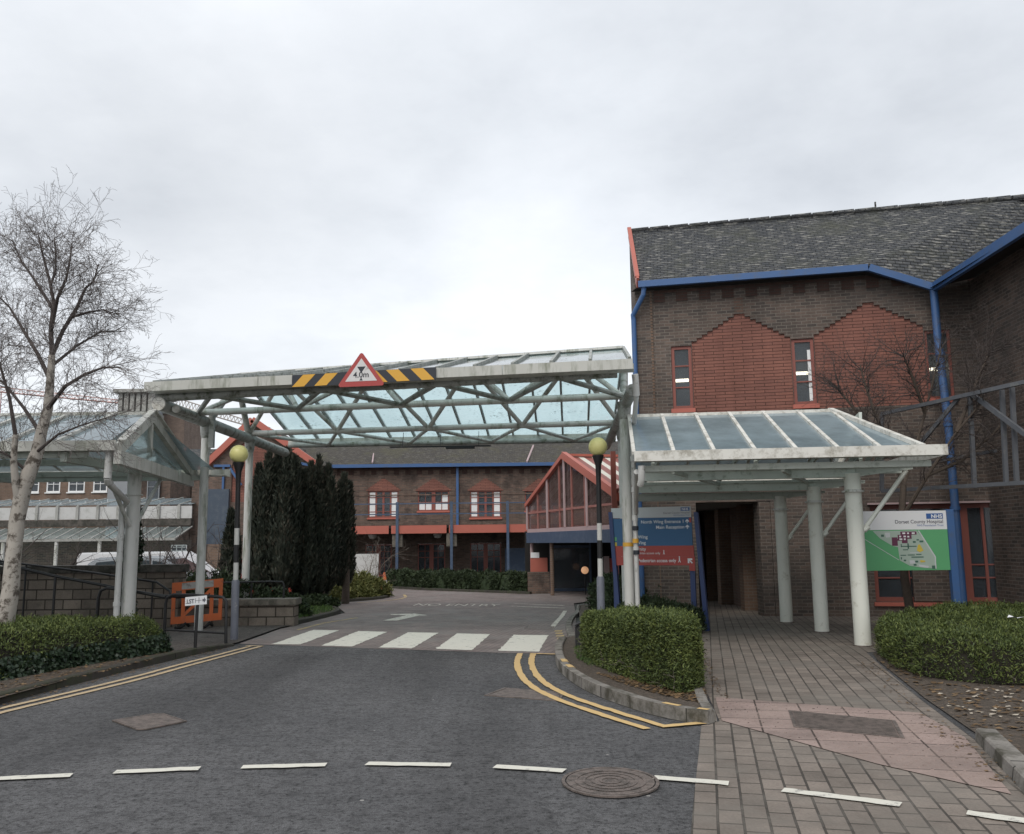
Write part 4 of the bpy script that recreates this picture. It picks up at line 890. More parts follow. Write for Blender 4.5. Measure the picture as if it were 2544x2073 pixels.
text('North Wing Entrance 1', FSg, R_-.09, 1.925, .088, 'lettering', t, w, thick=.001); arrow(FSg, R_-.035, 1.955, .08, 0, 'lettering', t, w+.001)
text('Main Reception', FSg, R_-.09, 1.82, .088, 'lettering', t, w, thick=.001); arrow(FSg, R_-.035, 1.85, .08, 0, 'lettering', t, w+.001)
text('South Wing', FSg, .74, 1.64, .088, 'lettering', t, w, thick=.001); text('East Wing', FSg, .7, 1.53, .088, 'lettering', t, w, thick=.001)
text('Maternity', FSg, .7, 1.41, .085, 'lettering', t, w, thick=.001); text('Pedestrian access only', FSg, .98, 1.34, .06, 'lettering', t, w)
text('Pedestrian access only', FSg, 1.28, 1.19, .09, 'lettering', t, w, thick=.001, sx=.92); arrow(FSg, R_-.01, 1.215, .125, .785, 'lettering', t, w+.001)
def walker(u, z, s):
    q = MB(); q.fprism(FSg, [(u+s*.12*math.cos(a), z+s*.9+s*.12*math.sin(a)) for a in np.linspace(0, 6.28, 10, endpoint=False)], w-.003, w)
    q.fprism(FSg, [(u-.1*s, z+.72*s), (u+.1*s, z+.72*s), (u+.08*s, z+.35*s), (u+.24*s, z), (u+.13*s, z), (u, z+.27*s), (u-.16*s, z), (u-.27*s, z), (u-.08*s, z+.35*s)], w-.003, w); q.build('walking_figure', 'lettering', t)
walker(1.05, 1.335, .08); walker(1.345, 1.185, .11)
MB().fprism(FSg, rect(.06, .12, 1.5, 1.57), .02, w).build('yellow_square', 'mapyellow', t); MB().fprism(FSg, rect(.06, .12, 1.6, 1.67), .02, w).build('green_square', 'mapgreen', t)
MB().fprism(FSg, rect(Ls-.1, Ls-.055, 1.93, 2.02), .02, w).build('red_square', 'signred', t)
# map sign
FM = frame((6.12, 15.55, 0), (1, -.03, 0), (-.03, -1, 0)); t = thing('map_sign', (6.9, 15.5, zg(15.5)), 'green and white hospital site map board on a blue post behind the near white column', 'sign')
MB().fprism(FM, rect(0, 1.55, 1.74, 2.07), -.02, .02).build('header_panel', 'signwhite', t); MB().fprism(FM, rect(0, 1.55, 1.03, 1.738), -.02, .02).build('map_panel', 'mapgreen', t)
for u in (-.1, 1.55): q = MB(); q.fbox(FM, u, u+.12, zg(15.5)-.05, 2.09, -.05, .05); q.build('post', 'blue', t)
w = .0225; MB().fprism(FM, rect(1.2, 1.49, 1.925, 2.02), .02, w).build('logo_panel', 'inkblue', t); text('NHS', FM, 1.475, 1.94, .088, 'lettering', t, w+.003, sx=1.12, thick=.003)
text('Dorset County Hospital', FM, 1.49, 1.85, .086, 'inkgrey', t, w, thick=.001); text('NHS Foundation Trust', FM, 1.49, 1.795, .05, 'inkblue', t, w)
S = lambda x, y: (.0+(x-75)/1870*1.55, 1.738-(y-580)/890*.708)
q = MB(); q.fprism(FM, [S(*p) for p in ((370, 600), (1300, 600), (1420, 780), (1560, 1000), (1650, 1180), (1660, 1440), (1400, 1420), (1100, 1370), (900, 1250), (880, 960), (780, 940), (520, 770))], .02, w); q.build('map_site', 'mapgrey', t)
q = MB()
for x0, y0, x1, y1 in ((950, 620, 1290, 690), (890, 690, 1180, 780), (760, 745, 880, 930), (880, 780, 1090, 820), (970, 820, 1090, 875)): q.fprism(FM, [S(*p) for p in ((x0, y1), (x1, y1), (x1, y0), (x0, y0))], w, w+.0022)
q.build('map_main_block', 'mappurple', t)
q = MB()
for x0, y0, s_ in ((990, 640, 60), (1090, 640, 40), (1190, 640, 60), (920, 710, 40), (1010, 710, 50), (1090, 715, 40), (920, 770, 60), (1015, 770, 35)): q.fprism(FM, [S(*p) for p in ((x0, y0+35), (x0+s_, y0+35), (x0+s_, y0), (x0, y0))], w+.003, w+.005)
q.build('map_courtyard', 'signwhite', t)
q = MB()
for x0, y0, x1, y1 in ((940, 890, 960, 960), (940, 935, 1270, 955), (1080, 880, 1110, 1000), (980, 1010, 1090, 1030), (920, 1130, 1040, 1150), (1070, 1125, 1220, 1145), (1250, 1115, 1360, 1135), (1145, 1170, 1400, 1195), (920, 1180, 945, 1230), (980, 1235, 1030, 1270), (1220, 1260, 1280, 1300), (1560, 1370, 1630, 1440), (1180, 1330, 1240, 1370), (1200, 830, 1260, 870), (1280, 790, 1330, 820), (1340, 820, 1420, 860), (540, 680, 600, 730)): q.fprism(FM, [S(*p) for p in ((x0, y1), (x1, y1), (x1, y0), (x0, y0))], w, w+.002)
q.build('map_block', 'mapdark', t)
q = MB()
for P in (((1300, 920), (1340, 900), (1410, 1040), (1330, 1080), (1270, 1040)), ((1320, 1250), (1420, 1260), (1430, 1290), (1330, 1300))): MB().fprism(FM, [S(*p) for p in P], w, w+.0026).build('map_yellow_block', 'mapyellow', t)
q = MB()
for P in (((90, 720), (880, 1250), (885, 1240), (90, 705)), ((1320, 600), (1350, 600), (1660, 1180), (1645, 1440), (1620, 1440), (1635, 1190)), ((1100, 1250), (1200, 1250), (1220, 1320), (1110, 1330)), ((1280, 1340), (1500, 1380), (1480, 1420), (1300, 1390)), ((620, 640), (730, 640), (730, 740), (640, 750)), ((1120, 1080), (1330, 1080), (1330, 1095), (1120, 1095))): q.fprism(FM, [S(*p) for p in P], w, w+.0018)
q.build('map_road', 'signgrey', t)
# ================================================================ walls, rails, barrier, small signs
def stone_wall(label, x0, x1, y, z1, th, cop, mcop, yd=0):
    t = thing('stone_wall', ((x0+x1)/2, y, zg(y)), label, 'wall'); F_ = frame((x0, y, 0), (1, yd, 0), (yd, -1, 0)); L_ = x1-x0
    q = MB(); q.fbox(F_, 0, L_, zg(y)-.05, z1-cop, -th, 0); q.build('blockwork', 'stone', t)
    q = MB(); n = max(1, int(L_/1.1))
    for i in range(n): q.fbox(F_, L_*i/n-(0.06 if i == 0 else 0), L_*(i+1)/n-.008+(.06 if i == n-1 else 0), z1-cop+.002, z1, -th-.05, .06)
    q.build('coping', mcop, t, bevel=.012); return t
stone_wall('tall dark stone block retaining wall with heavy coping behind the left handrails', -16, -7.02, 18.5, 1.21, .4, .16, 'coping')
stone_wall('low pale stone block wall with thick coping beside the conifers and crossing', -6.9, -4.62, 18.6, .47, .4, .13, 'copinglight')
def rail(name, label, pts, r, posts, midrails=(), cat='handrail'):
    t = thing(name, (pts[0][0], pts[0][1], 0), label, cat)
    q = MB(); q.tube(pts, r, 10); q.build('top_rail', 'black', t, smooth=True)
    for a, b in posts: MB().tube([a, b], r*.9, 10).build('post', 'black', t, smooth=True)
    for m_ in midrails: MB().tube(m_, r*.7, 8).build('mid_rail', 'black', t, smooth=True)
    return t
rail('guard_rail', 'black hoop guard rail behind the small LST signpost', [(-6.0, 15.25, 0), (-6.0, 15.25, .62), (-5.97, 15.24, .72), (-5.86, 15.2, .77), (-5.5, 15.1, .765), (-5.0, 14.87, .75), (-4.88, 14.83, .74), (-4.82, 14.82, .68), (-4.8, 14.82, -.05)], .026, [], [[(-5.98, 15.25, .18), (-4.82, 14.83, .15)]], 'rail')
rail('handrail', 'long black ramp handrail sloping down in front of the tall stone wall', [(-11.0, 15.6, 1.75), (-8.78, 15.6, 1.25), (-8.1, 15.6, 1.09), (-7.16, 15.58, .91), (-6.9, 15.5, .86), (-6.1, 15.4, .74), (-5.6, 15.3, .72)], .026, [((-8.11, 15.6, 1.08), (-8.12, 15.6, zg(15.6))), ((-10.2, 15.6, 1.55), (-10.2, 15.6, zg(15.6)))])
rail('handrail', 'black hooped handrail end standing behind the left hedge', [(-7.27, 15.45, zg(15.5)), (-7.26, 15.45, .72), (-7.22, 15.44, .84), (-7.1, 15.42, .89), (-6.6, 15.4, .82), (-6.05, 15.36, .72)], .028, [])
rail('handrail', 'thin black handrail fixed along the face of the tall stone wall', [(-12, 18.3, 1.5), (-8.48, 17.9, 1.07), (-7.08, 17.5, .89), (-6.8, 17.45, .72), (-6.75, 17.4, .6)], .022, [((-7.2, 17.6, .9), (-7.2, 17.6, zg(17))), ((-10, 18.05, 1.24), (-10, 18.05, zg(18)))])
rail('handrail', 'short black handrail standing on the low pale stone wall', [(-6.6, 18.95, .8), (-5.2, 18.9, .82), (-4.95, 18.9, .81), (-4.92, 18.9, .72), (-4.92, 18.9, .46)], .022, [((-6.3, 18.94, .8), (-6.3, 18.94, .46)), ((-5.62, 18.92, .81), (-5.62, 18.92, .46))])
# orange barrier
FB = frame((-6.98, 18.05, -.0), (1, .03, .0), (.03, -1, 0)); t = thing('pedestrian_barrier', (-6.45, 18.0, zg(18)), 'orange plastic pedestrian barrier leaning behind the front left canopy column', 'barrier')
sk = lambda u: .08*u/1.02
def bb(u0, u1, z0, z1, w0=-.02, w1=.02): return MB().fprism(FB, [(u0, z0+sk(u0)), (u1, z0+sk(u1)), (u1, z1+sk(u1)), (u0, z1+sk(u0))], w0, w1)
bb(0, 1.02, .02, .16).build('bottom_bar', 'orange', t); bb(0, 1.02, .68, .85).build('top_bar', 'orange', t); bb(.2, .84, .7, .83, .02, .024).build('reflective_strip', 'greypanel', t)
for u in (0, .2, .77, .95): bb(u, u+.07, .158, .682, -.016, .016).build('upright', 'orange', t)
MB().bar(FB(.24, .19, 0), FB(.8, .72, 0), .03, .06).build('diagonal', 'orange', t)
for u in (.3, .78): q = MB(); q.tube([FB(u, .04, .0), FB(u-.05, -.03, .12), FB(u-.1, zg(18)+.065, .3)], .03, 8); q.tube([FB(u, .04, 0), FB(u-.02, zg(18)+.06, -.25)], .03, 8); q.build('foot', 'rubber', t)
# LST sign
t = thing('small_signpost', (-4.86, 13.56, 0), 'small white LST arrow sign on a thin black post by the left kerb', 'sign'); FL_ = frame((-4.86, 13.53, 0), (1, 0, 0), (0, -1, 0))
q = MB(); q.tube([(-4.86, 13.56, -.05), (-4.845, 13.56, .84)], .024, 12); q.build('post', 'black', t, smooth=True)
sk = lambda u: .075*u
MB().fprism(FL_, [(-.165, .705+sk(-.165)), (.165, .705+sk(.165)), (.165, .835+sk(.165)), (-.165, .835+sk(-.165))], 0, .008).build('plate', 'signwhite', t)
text('.LST', FL_, -.155, .735-.01, .088, 'inkgrey', t, .0095, 'LEFT', thick=.003, sx=.85, rot=.07)
q = MB()
for u0, u1, z0, z1 in ((-.012, -.005, .735, .805), (.042, .05, .73, .815), (-.005, .042, .766, .772), (.05, .085, .766, .772)): q.fprism(FL_, [(u0, z0+sk(u0)), (u1, z0+sk(u1)), (u1, z1+sk(u1)), (u0, z1+sk(u0))], .008, .0095)
q.build('symbol', 'inkgrey', t); q = MB(); q.fprism(FL_, [(.1, .76), (.125, .757), (.125, .735), (.152, .78), (.125, .825), (.125, .795), (.1, .795)], .008, .0095); q.build('arrow', 'inkgrey', t)
# black cabinet behind the centre hedge, cone, bin
t = thing('black_cabinet', (1.08, 13.4, 0), 'black box with sloping top at the left end of the centre hedge', 'box')
q = MB(); q.hexa([(.9, 13.1, .0), (1.2, 13.05, .0), (1.22, 13.5, .0), (.92, 13.55, .0)], [(.9, 13.1, .36), (1.2, 13.05, .52), (1.22, 13.5, .52), (.92, 13.55, .36)]); q.build('casing', 'blackmatt', t, bevel=.01)
MB().bar((.89, 13.1, .37), (1.21, 13.045, .535), .04, .02).build('lid_edge', 'black', t)
t = thing('traffic_cone', (-5.15, 35.1, zg(35)), 'orange and white traffic cone at the end of the far hedge', 'cone'); x, y, z = t.location
MB().box(x-.22, x+.22, y-.22, y+.22, z+.0, z+.05).build('base', 'orange', t, bevel=.01)
for a, b, r0, r1, m_ in ((.05, .2, .17, .14, 'orange'), (.2, .42, .14, .095, 'beaconwhite'), (.42, .62, .095, .055, 'orange'), (.62, .72, .055, .035, 'orange')): MB().tube([(x, y, z+a), (x, y, z+b)], [r0, r1], 16).build('sleeve', m_, t, smooth=True)
t = thing('litter_bin', (4.35, 21.5, zg(21.5)), 'dark litter bin in the passage just right of the direction sign post', 'bin'); x, y, z = t.location
MB().lathe((x, y, z), [(.2, 0), (.22, .1), (.23, .75), (.24, .78)], 20).build('body', 'blackmatt', t, smooth=True); MB().lathe((x, y, z+.78), [(.245, 0), (.22, .1), (.1, .16)], 20).build('hood', 'black', t, smooth=True)
# ================================================================ near hospital wing (right)
C0 = V(3.03, 20.58, 0); dB = V(.9766, -.2149, 0); nB = V(-.2149, -.9766, 0); FB_ = frame(C0, dB, nB)
hb = thing('hospital_wing', (7, 19.7, zg(20)), 'two-storey dark brick hospital wing with red brick panels and blue gutters on the right', 'building')
gz = zg(20)-.1; UR = 9.3
def steps(u0, z0, u1, z1):          # brick-stepped slope
    n = max(1, round(abs(z1-z0)/.075)); out = []
    for i in range(n):
        a, b = i/n, (i+1)/n; out += [(u0+(u1-u0)*a, z0+(z1-z0)*b), (u0+(u1-u0)*b, z0+(z1-z0)*b)] if z1 > z0 else [(u0+(u1-u0)*b, z0+(z1-z0)*a), (u0+(u1-u0)*b, z0+(z1-z0)*b)]
    return out
w1, w2, w3 = (.82, 1.3, 4.68, 6.2), (3.58, 4.08, 4.66, 6.21), (6.46, 7.0, 4.66, 6.23)
P1 = [(1.31, 4.55), (3.57, 4.55), (3.57, 6.2)]+steps(3.57, 6.2, 2.44, 6.9)[0:]+steps(2.44, 6.9, 1.31, 6.22)+[(1.31, 6.2)]
P2 = [(4.09, 4.55), (6.45, 4.55), (6.45, 6.3)]+steps(6.45, 6.3, 5.32, 6.97)+steps(5.32, 6.97, 4.09, 6.22)+[(4.09, 6.2)]
def clean(p):
    o = []
    for q in p:
        if not o or abs(q[0]-o[-1][0])+abs(q[1]-o[-1][1]) > 1e-4: o.append(q)
    return o
P1, P2 = clean(P1), clean(P2)
pas = rect(1.25, 2.92, gz+.02, 2.46); lw = rect(5.05, 7.66, .2, 2.33)
q = MB(); wall_face(q, FB_, rect(0, UR, gz, 7.62), [rect(*w1), rect(*w2), rect(*w3), P1, P2, pas, lw], .3)
q.build('wall', 'brickdark', hb)
q = MB(); q.fbox(FB_, 1.301, 3.579, 4.5, 6.95, -.2, -.035); q.fbox(FB_, 4.081, 6.459, 4.5, 7.0, -.2, -.035); q.build('red_brick_panel', 'brickred', hb)
q = MB(); q.fbox(FB_, 2.34, 2.54, 6.93, 7.3, 0, .003); q.build('red_brick_key', 'brickmid', hb)
def comb(F, u0, u1, z0, z1, z2, a, b, w, m, par):
    lo = []; u = u0
    while u+a < u1: lo += [(u, z0), (u+a, z0), (u+a, z1), (u+a+b, z1)]; u += a+b
    MB().fprism(F, clean(lo+[(u, z1), (u, z2), (u0, z2)]), .0015, w).build('dentil_course', m, par)
comb(FB_, .45, 8.8, 7.3, 7.52, 7.6, .27, .27, .02, 'brickdent', hb)
q = MB()
z = 4.6
while z < 7.6: q.fbox(FB_, .36, .41, z, z+.05, .002, .03); z += .075
q.fbox(FB_, .37, .4, gz, 7.6, .001, .012); q.build('cable_conduit', 'bricktan', hb)
def window(parent, F, u0, u1, z0, z1, dep, mf, bars_v=(), bars_h=(), fr=.07, sill=None, room=.9, tube=None, blinds=(), glass='glasswin', midm=None, mroom='room'):
    q = MB()
    q.fbox(F, u0+.003, u0+fr, z0+.003, z1-.003, -dep, -dep+.06); q.fbox(F, u1-fr, u1-.003, z0+.003, z1-.003, -dep, -dep+.06)
    q.fbox(F, u0+fr, u1-fr, z0+.003, z0+fr, -dep, -dep+.058); q.fbox(F, u0+fr, u1-fr, z1-fr, z1-.003, -dep, -dep+.058)
    for b in bars_v: w_ = b[1] if isinstance(b, tuple) else .03; b = b[0] if isinstance(b, tuple) else b; q.fbox(F, b-w_/2, b+w_/2, z0+fr, z1-fr, -dep+.002, -dep+.054)
    for b in bars_h: q.fbox(F, u0+fr, u1-fr, b-.015, b+.015, -dep+.004, -dep+.05)
    wn = q.build('window', mf, parent)
    q = MB(); q.quad(F(u0+fr, z0+fr, -dep+.02), F(u1-fr, z0+fr, -dep+.02), F(u1-fr, z1-fr, -dep+.02), F(u0+fr, z1-fr, -dep+.02)); q.build('pane', glass, wn)
    q = MB(); a, b, c, d = (u0+.002, u1-.002, z0+.002, z1-.002)
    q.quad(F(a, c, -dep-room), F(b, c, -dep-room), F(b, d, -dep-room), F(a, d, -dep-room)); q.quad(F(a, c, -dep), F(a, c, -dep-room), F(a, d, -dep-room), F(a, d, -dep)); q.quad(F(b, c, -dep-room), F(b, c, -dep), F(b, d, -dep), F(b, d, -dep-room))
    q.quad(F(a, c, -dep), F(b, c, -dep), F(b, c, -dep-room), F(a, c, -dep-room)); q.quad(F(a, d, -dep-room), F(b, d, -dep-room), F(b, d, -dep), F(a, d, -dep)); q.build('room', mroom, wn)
    if sill: MB().fbox(F, u0-.04, u1+.04, z0-sill, z0-.001, -dep+.06, .07).build('sill', 'redlight' if mf == 'red' else mf, wn)
    for (x0, x1, y0, y1) in blinds: MB().fbox(F, x0, x1, y0, y1, -dep+.024, -dep+.03).build('blind', 'blind', wn)
    if tube: MB().fbox(F, u0+fr, u1-fr-.02, tube-.035, tube+.035, -dep-.3, -dep-.26).build('ceiling_light', 'tube', wn)
    return wn
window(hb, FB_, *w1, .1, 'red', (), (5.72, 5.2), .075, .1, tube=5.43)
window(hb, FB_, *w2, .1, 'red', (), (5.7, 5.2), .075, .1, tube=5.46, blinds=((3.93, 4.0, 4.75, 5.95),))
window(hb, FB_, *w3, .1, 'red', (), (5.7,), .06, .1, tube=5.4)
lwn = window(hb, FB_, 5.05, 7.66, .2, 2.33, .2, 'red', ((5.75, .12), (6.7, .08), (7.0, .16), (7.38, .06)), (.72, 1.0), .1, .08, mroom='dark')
MB().fbox(FB_, 5.0, 7.7, 2.331, 2.37, -.05, .06).build('lintel_trim', 'pinkgrey', hb)
q = MB(); q.fbox(FB_, 5.85, 6.62, .22, .95, -.12, -.02); q.build('brick_infill', 'brickdark', hb)
# passage under the building
pw = MB(); di = V(.03, 1, 0).normalized(); a = FB_(1.25, 0, -.3); b = FB_(2.92, 0, -.3)
def vq(m_, p, q_, z0, z1): m_.quad(V(p.x, p.y, z0), V(q_.x, q_.y, z0), V(q_.x, q_.y, z1), V(p.x, p.y, z1))
vq(pw, a, a+di*2.0, gz-.3, 2.6); vq(pw, a+di*2.0, a+di*6, 2.44, 6.0); vq(pw, b+di*20, b, gz-.3, 2.6); vq(pw, a+di*20, b+di*20, gz-.3, 2.6)  # left wall cut short, an added unseen gap letting daylight onto the piers
pw.build('passage_wall', 'brickmid', hb)
pw = MB(); pw.quad(V(a.x, a.y-.05, 2.47), V(a.x+di.x*20, a.y+20, 2.47), V(b.x+di.x*20, b.y+20, 2.47), V(b.x, b.y-.05, 2.47)); pw.build('passage_ceiling', 'concrete', hb)
for k, y in enumerate((1.5, 4.3, 6.3, 8.6, 11.5)):
    p = b+di*y; q = MB(); q.box(p.x-.33, p.x-.004, p.y, p.y+.4, zg(p.y)-.05, 2.45); q.build('passage_pier', 'bricktan', hb)
p = b+di*4.9; MB().box(p.x-.02, p.x-.005, p.y, p.y+.15, 1.1, 1.6).build('passage_notice', 'paper', hb)
MB().box(FB_(2.92, 0, 0).x-.26, FB_(2.92, 0, 0).x-.004, FB_(2.92, 0, 0).y+.02, FB_(2.92, 0, 0).y+.5, gz, 2.45).build('passage_pier', 'brickdark', hb)
# gable end, roof, gutters
A = FB_(0, 0, 0); Rg = V(3.2, 22.4, 0); q = MB(); A.z = gz
q.hexa([V(A.x, A.y, gz), V(A.x+.3, A.y, gz), V(Rg.x+.3, Rg.y, gz), V(Rg.x, Rg.y, gz)], [V(A.x, A.y, 7.6), V(A.x+.3, A.y, 7.6), V(Rg.x+.3, Rg.y, 9.55), V(Rg.x, Rg.y, 9.55)]); q.build('gable_wall', 'brickdark', hb)
e0 = FB_(.14, 7.74, .38); e1 = FB_(5.3, 7.74, .38); vv = V(9.48, 18.85, 7.2); r0 = V(3.25, 22.45, 9.82); r1 = r0+dB*13.5
pl_n = (e1-e0).cross(r0-e0).normalized()
def onroof(x, y): return e0.z-(pl_n.x*(x-e0.x)+pl_n.y*(y-e0.y))/pl_n.z
vv.z = 7.2; wE = V(9.3, 13.0, 7.2); vt = V(12.4, 15.5, 0); vt.z = 9.2
q = MB(); q.quad(e0, e1, r1-dB*8.2, r0); q.quad(e1, vv, r1-dB*4, r1-dB*8.2); q.quad(vv, vv+V(4, 4.2*.4, 2.6), r1, r1-dB*4)
q.quad(r0, r1, r1+V(.8, 3.6, -4), r0+V(2.2, 3.6, -4)); q.build('roof', 'rooftile', hb)
q = MB(); n_ = 26
for i in range(n_): q.tube([r0+dB*(13.5*i/n_)+V(0, 0, .0), r0+dB*(13.5*(i+.93)/n_)+V(0, 0, .012)], .1, 8)
q.tube([r0, r1], .075, 8); q.tube([r0+dB*6.2, r0+dB*6.2+V(0, 0, .24)], .022, 6); q.build('ridge_tiles', 'rooftile', hb)
q = MB(); q.bar(e0-V(.02, 0, .06), e1-V(0, 0, .06), .1, .15); q.build('gutter', 'blue', hb)
q = MB(); q.bar(e1-V(-.03, 0, .06), vv-V(.02, 0, .06), .1, .16); q.build('gutter', 'blue', hb)
q = MB(); q.bar(vv-V(0, 0, .06), wE-V(0, 0, .06), .1, .2); q.build('gutter', 'blue', hb)
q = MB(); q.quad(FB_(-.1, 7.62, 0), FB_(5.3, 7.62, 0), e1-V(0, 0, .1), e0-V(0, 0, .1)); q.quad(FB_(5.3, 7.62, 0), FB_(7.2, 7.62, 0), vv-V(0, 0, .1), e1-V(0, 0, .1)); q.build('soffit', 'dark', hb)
for a, b in ((e0+V(-.032, 0, -.02), r0+V(-.032, 0, -.03)),): q = MB(); q.bar(a, b, .06, .26); q.bar(a+V(-.005, 0, .15), b+V(-.005, 0, .15), .1, .05); q.build('bargeboard', 'redlight', hb)
q = MB(); q.tube([e0+V(.12, .02, -.12), e0+V(.1, .05, -.3), FB_(-.05, 7.0, .1), FB_(-.04, 6.9, .08), FB_(-.04, gz, .08)], .06, 12); q.build('downpipe', 'blue', hb)
q = MB(); q.tube([vv-V(.0, -.02, .1), vv+V(.0, .02, -1.2), V(9.42, 18.6, 4), V(9.34, 18.45, gz)], .085, 14); [q.tube([p_-V(0, 0, .04), p_+V(0, 0, .04)], .105, 14) for p_ in (V(9.46, 18.77, 5.6), V(9.42, 18.6, 4), V(9.38, 18.53, 2.2))]
q.build('downpipe', 'blue', hb, smooth=True)
# right-hand return wing
q = MB(); x0 = 10.35; yj = FB_((x0-C0.x)/dB.x, 0, 0).y
F_w = frame((x0+.0, yj, 0), (-.06, -1, 0), (-1, .06, 0)); wall_face(q, F_w, rect(0, 9, gz, 7.3), [rect(2.2, 3.2, 4.6, 6.2)], .3); q.build('return_wall', 'brickdark', hb)
window(hb, F_w, 2.2, 3.2, 4.6, 6.2, .1, 'red', (2.7,), (5.4,), .07, .08)
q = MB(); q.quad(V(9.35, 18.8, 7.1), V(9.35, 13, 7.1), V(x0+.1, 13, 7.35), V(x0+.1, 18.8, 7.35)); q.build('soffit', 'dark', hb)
q = MB(); q.quad(wE, vv, vv+V(4, 1.6, 2.6), wE+V(4, 0, 2.6)); q.build('return_roof', 'rooftile', hb)
# steel frame in front of the wall
sf = thing('steel_frame', (9.0, 16.6, zg(16)), 'faded blue-grey steel lattice frame bracketed out in front of the brick wall at far right', 'frame')
p0, p1 = at(1835, 862, 17.6), at(2200, 780, 14.0); q0, q1 = at(1835, 1022, 17.6), at(2215, 1000, 14.0)
for a, b in ((p0, p1), (q0, q1), (p0, q0), (at(2018, 822, 15.8), at(2028, 1016, 15.8)), (at(2085, 812, 15.15), at(2094, 1010, 15.15)), (at(2106, 806, 14.95), at(2116, 1008, 14.95))): MB().bar(a, b, .06, .07).build('member', 'framegrey', sf)
MB().bar(at(2022, 820, 15.75), at(2135, 905, 14.6), .06, .08).build('diagonal', 'framegrey', sf); MB().bar(at(1995, 828, 15.9), at(1910, 930, 16.7), .05, .07).build('diagonal', 'framegrey', sf)
for x, y in ((9.1, 18.9), (7.4, 19.3)): MB().bar((x, y, 3.2), (x, y-2.6, 3.2), .06, .06).build('bracket', 'framegrey', sf)
# ================================================================ far hospital block
YF = 42.0; FF = frame((-18, YF, 0), (1, 0, 0), (0, -1, 0)); U = lambda px: (px-1065.4)/FD*YF+18
fb = thing('hospital_block', (-2, YF, zg(42)), 'long brown brick hospital block with red-framed windows across the far side of the drive', 'building')
z0 = zg(42)-.1; ZE = 5.3
def zpx(px, py): return at(px, py, YF).z
wins = [(765, 828), (868, 933), (976, 1041), (1090, 1152)]; low = [(868, 925), (976, 1040), (760, 815)]
holes = []; 
for k, (a, b) in enumerate(wins): holes.append(rect(U(a), U(b), zpx(a, 1078) if k % 2 == 0 else zpx(a, 1064), zpx(a, 1022)))
for a, b in low: holes.append(rect(U(a), U(b), .1, 1.55))
q = MB(); wall_face(q, FF, rect(U(660), U(1330), z0, ZE), holes, .25); q.build('wall', 'brickfar', fb)
for k, h in enumerate(holes[:4]):
    u0, u1, za, zb_ = h[0][0], h[1][0], h[0][1], h[2][1]; w_ = u1-u0; mid = (u0+u1)/2
    if k % 2 == 0: bl_ = ((u0+.07, u0+w_*.24, za+.07, zb_-.05), (u1-w_*.24, u1-.07, za+.07, zb_-.05)); bv = ((u0+w_*.26, .08), (mid, .1), (u1-w_*.26, .08)); bh = tuple(za+(zb_-za)*f for f in (.22, .5, .75))
    else: bl_ = ((u0+.07, mid-.1, za+.05, za+.42), (mid+.1, u1-.07, za+.05, za+.42), (mid+w_*.27, u1-.07, za+.4, za+.75)) if k == 1 else (); bv = ((u0+w_*.24, .03), (mid, .18), (u1-w_*.24, .03)); bh = (za+.42,)
    window(fb, FF, u0, u1, za, zb_, .1, 'red', bv, bh, .06, .08, blinds=bl_)
    q = MB(); q.fprism(FF, clean([(u0-.1, zb_+.0)]+[(u1+.1, zb_+.0)]+steps(u1+.1, zb_, mid, zb_+.58)+steps(mid, zb_+.58, u0-.1, zb_)), 0, .03); q.build('brick_pediment', 'brickred', fb)
for h in holes[4:]:
    u0, u1 = h[0][0], h[1][0]; mid = (u0+u1)/2
    window(fb, FF, u0, u1, .1, 1.55, .1, 'red', ((u0+.35, .03), (mid, .2), (u1-.35, .03)), (.9, 1.2), .06, .06)
q = MB(); q.fbox(FF, U(660), U(1330), zpx(900, 1031), zpx(900, 1028.6), 0, .02); q.build('string_course', 'brickfar', fb)
comb(FF, U(700), U(1300), ZE-.42, ZE-.22, ZE-.1, .25, .3, .03, 'brickdent', fb)
q = MB(); q.quad(FF(U(640), ZE, .4), FF(U(1340), ZE, .4), FF(U(1340), 6.75, -3.2), FF(U(600), 6.75, -3.2)); q.quad(FF(U(600), 6.75, -3.2), FF(U(1340), 6.75, -3.2), FF(U(1340), 5, -7), FF(U(600), 5, -7)); q.build('roof', 'rooffar', fb)
MB().fbox(FF, U(690), U(1180), ZE-.1, ZE+.06, .3, .44).build('gutter', 'blue', fb)
q = MB(); q.fbox(FF, U(948), U(953), 2.4, ZE-.1, .03, .14); q.build('downpipe', 'blue', fb)
q = MB(); q.tube([FF(U(1095), ZE+.1, .36), FF(U(1112), 6.5, -2.6)], .05, 6); q.tube([FF(U(775), ZE+.15, .3), FF(U(762), 6.2, -2)], .04, 6); q.build('roof_pipe', 'pinkgrey', fb)
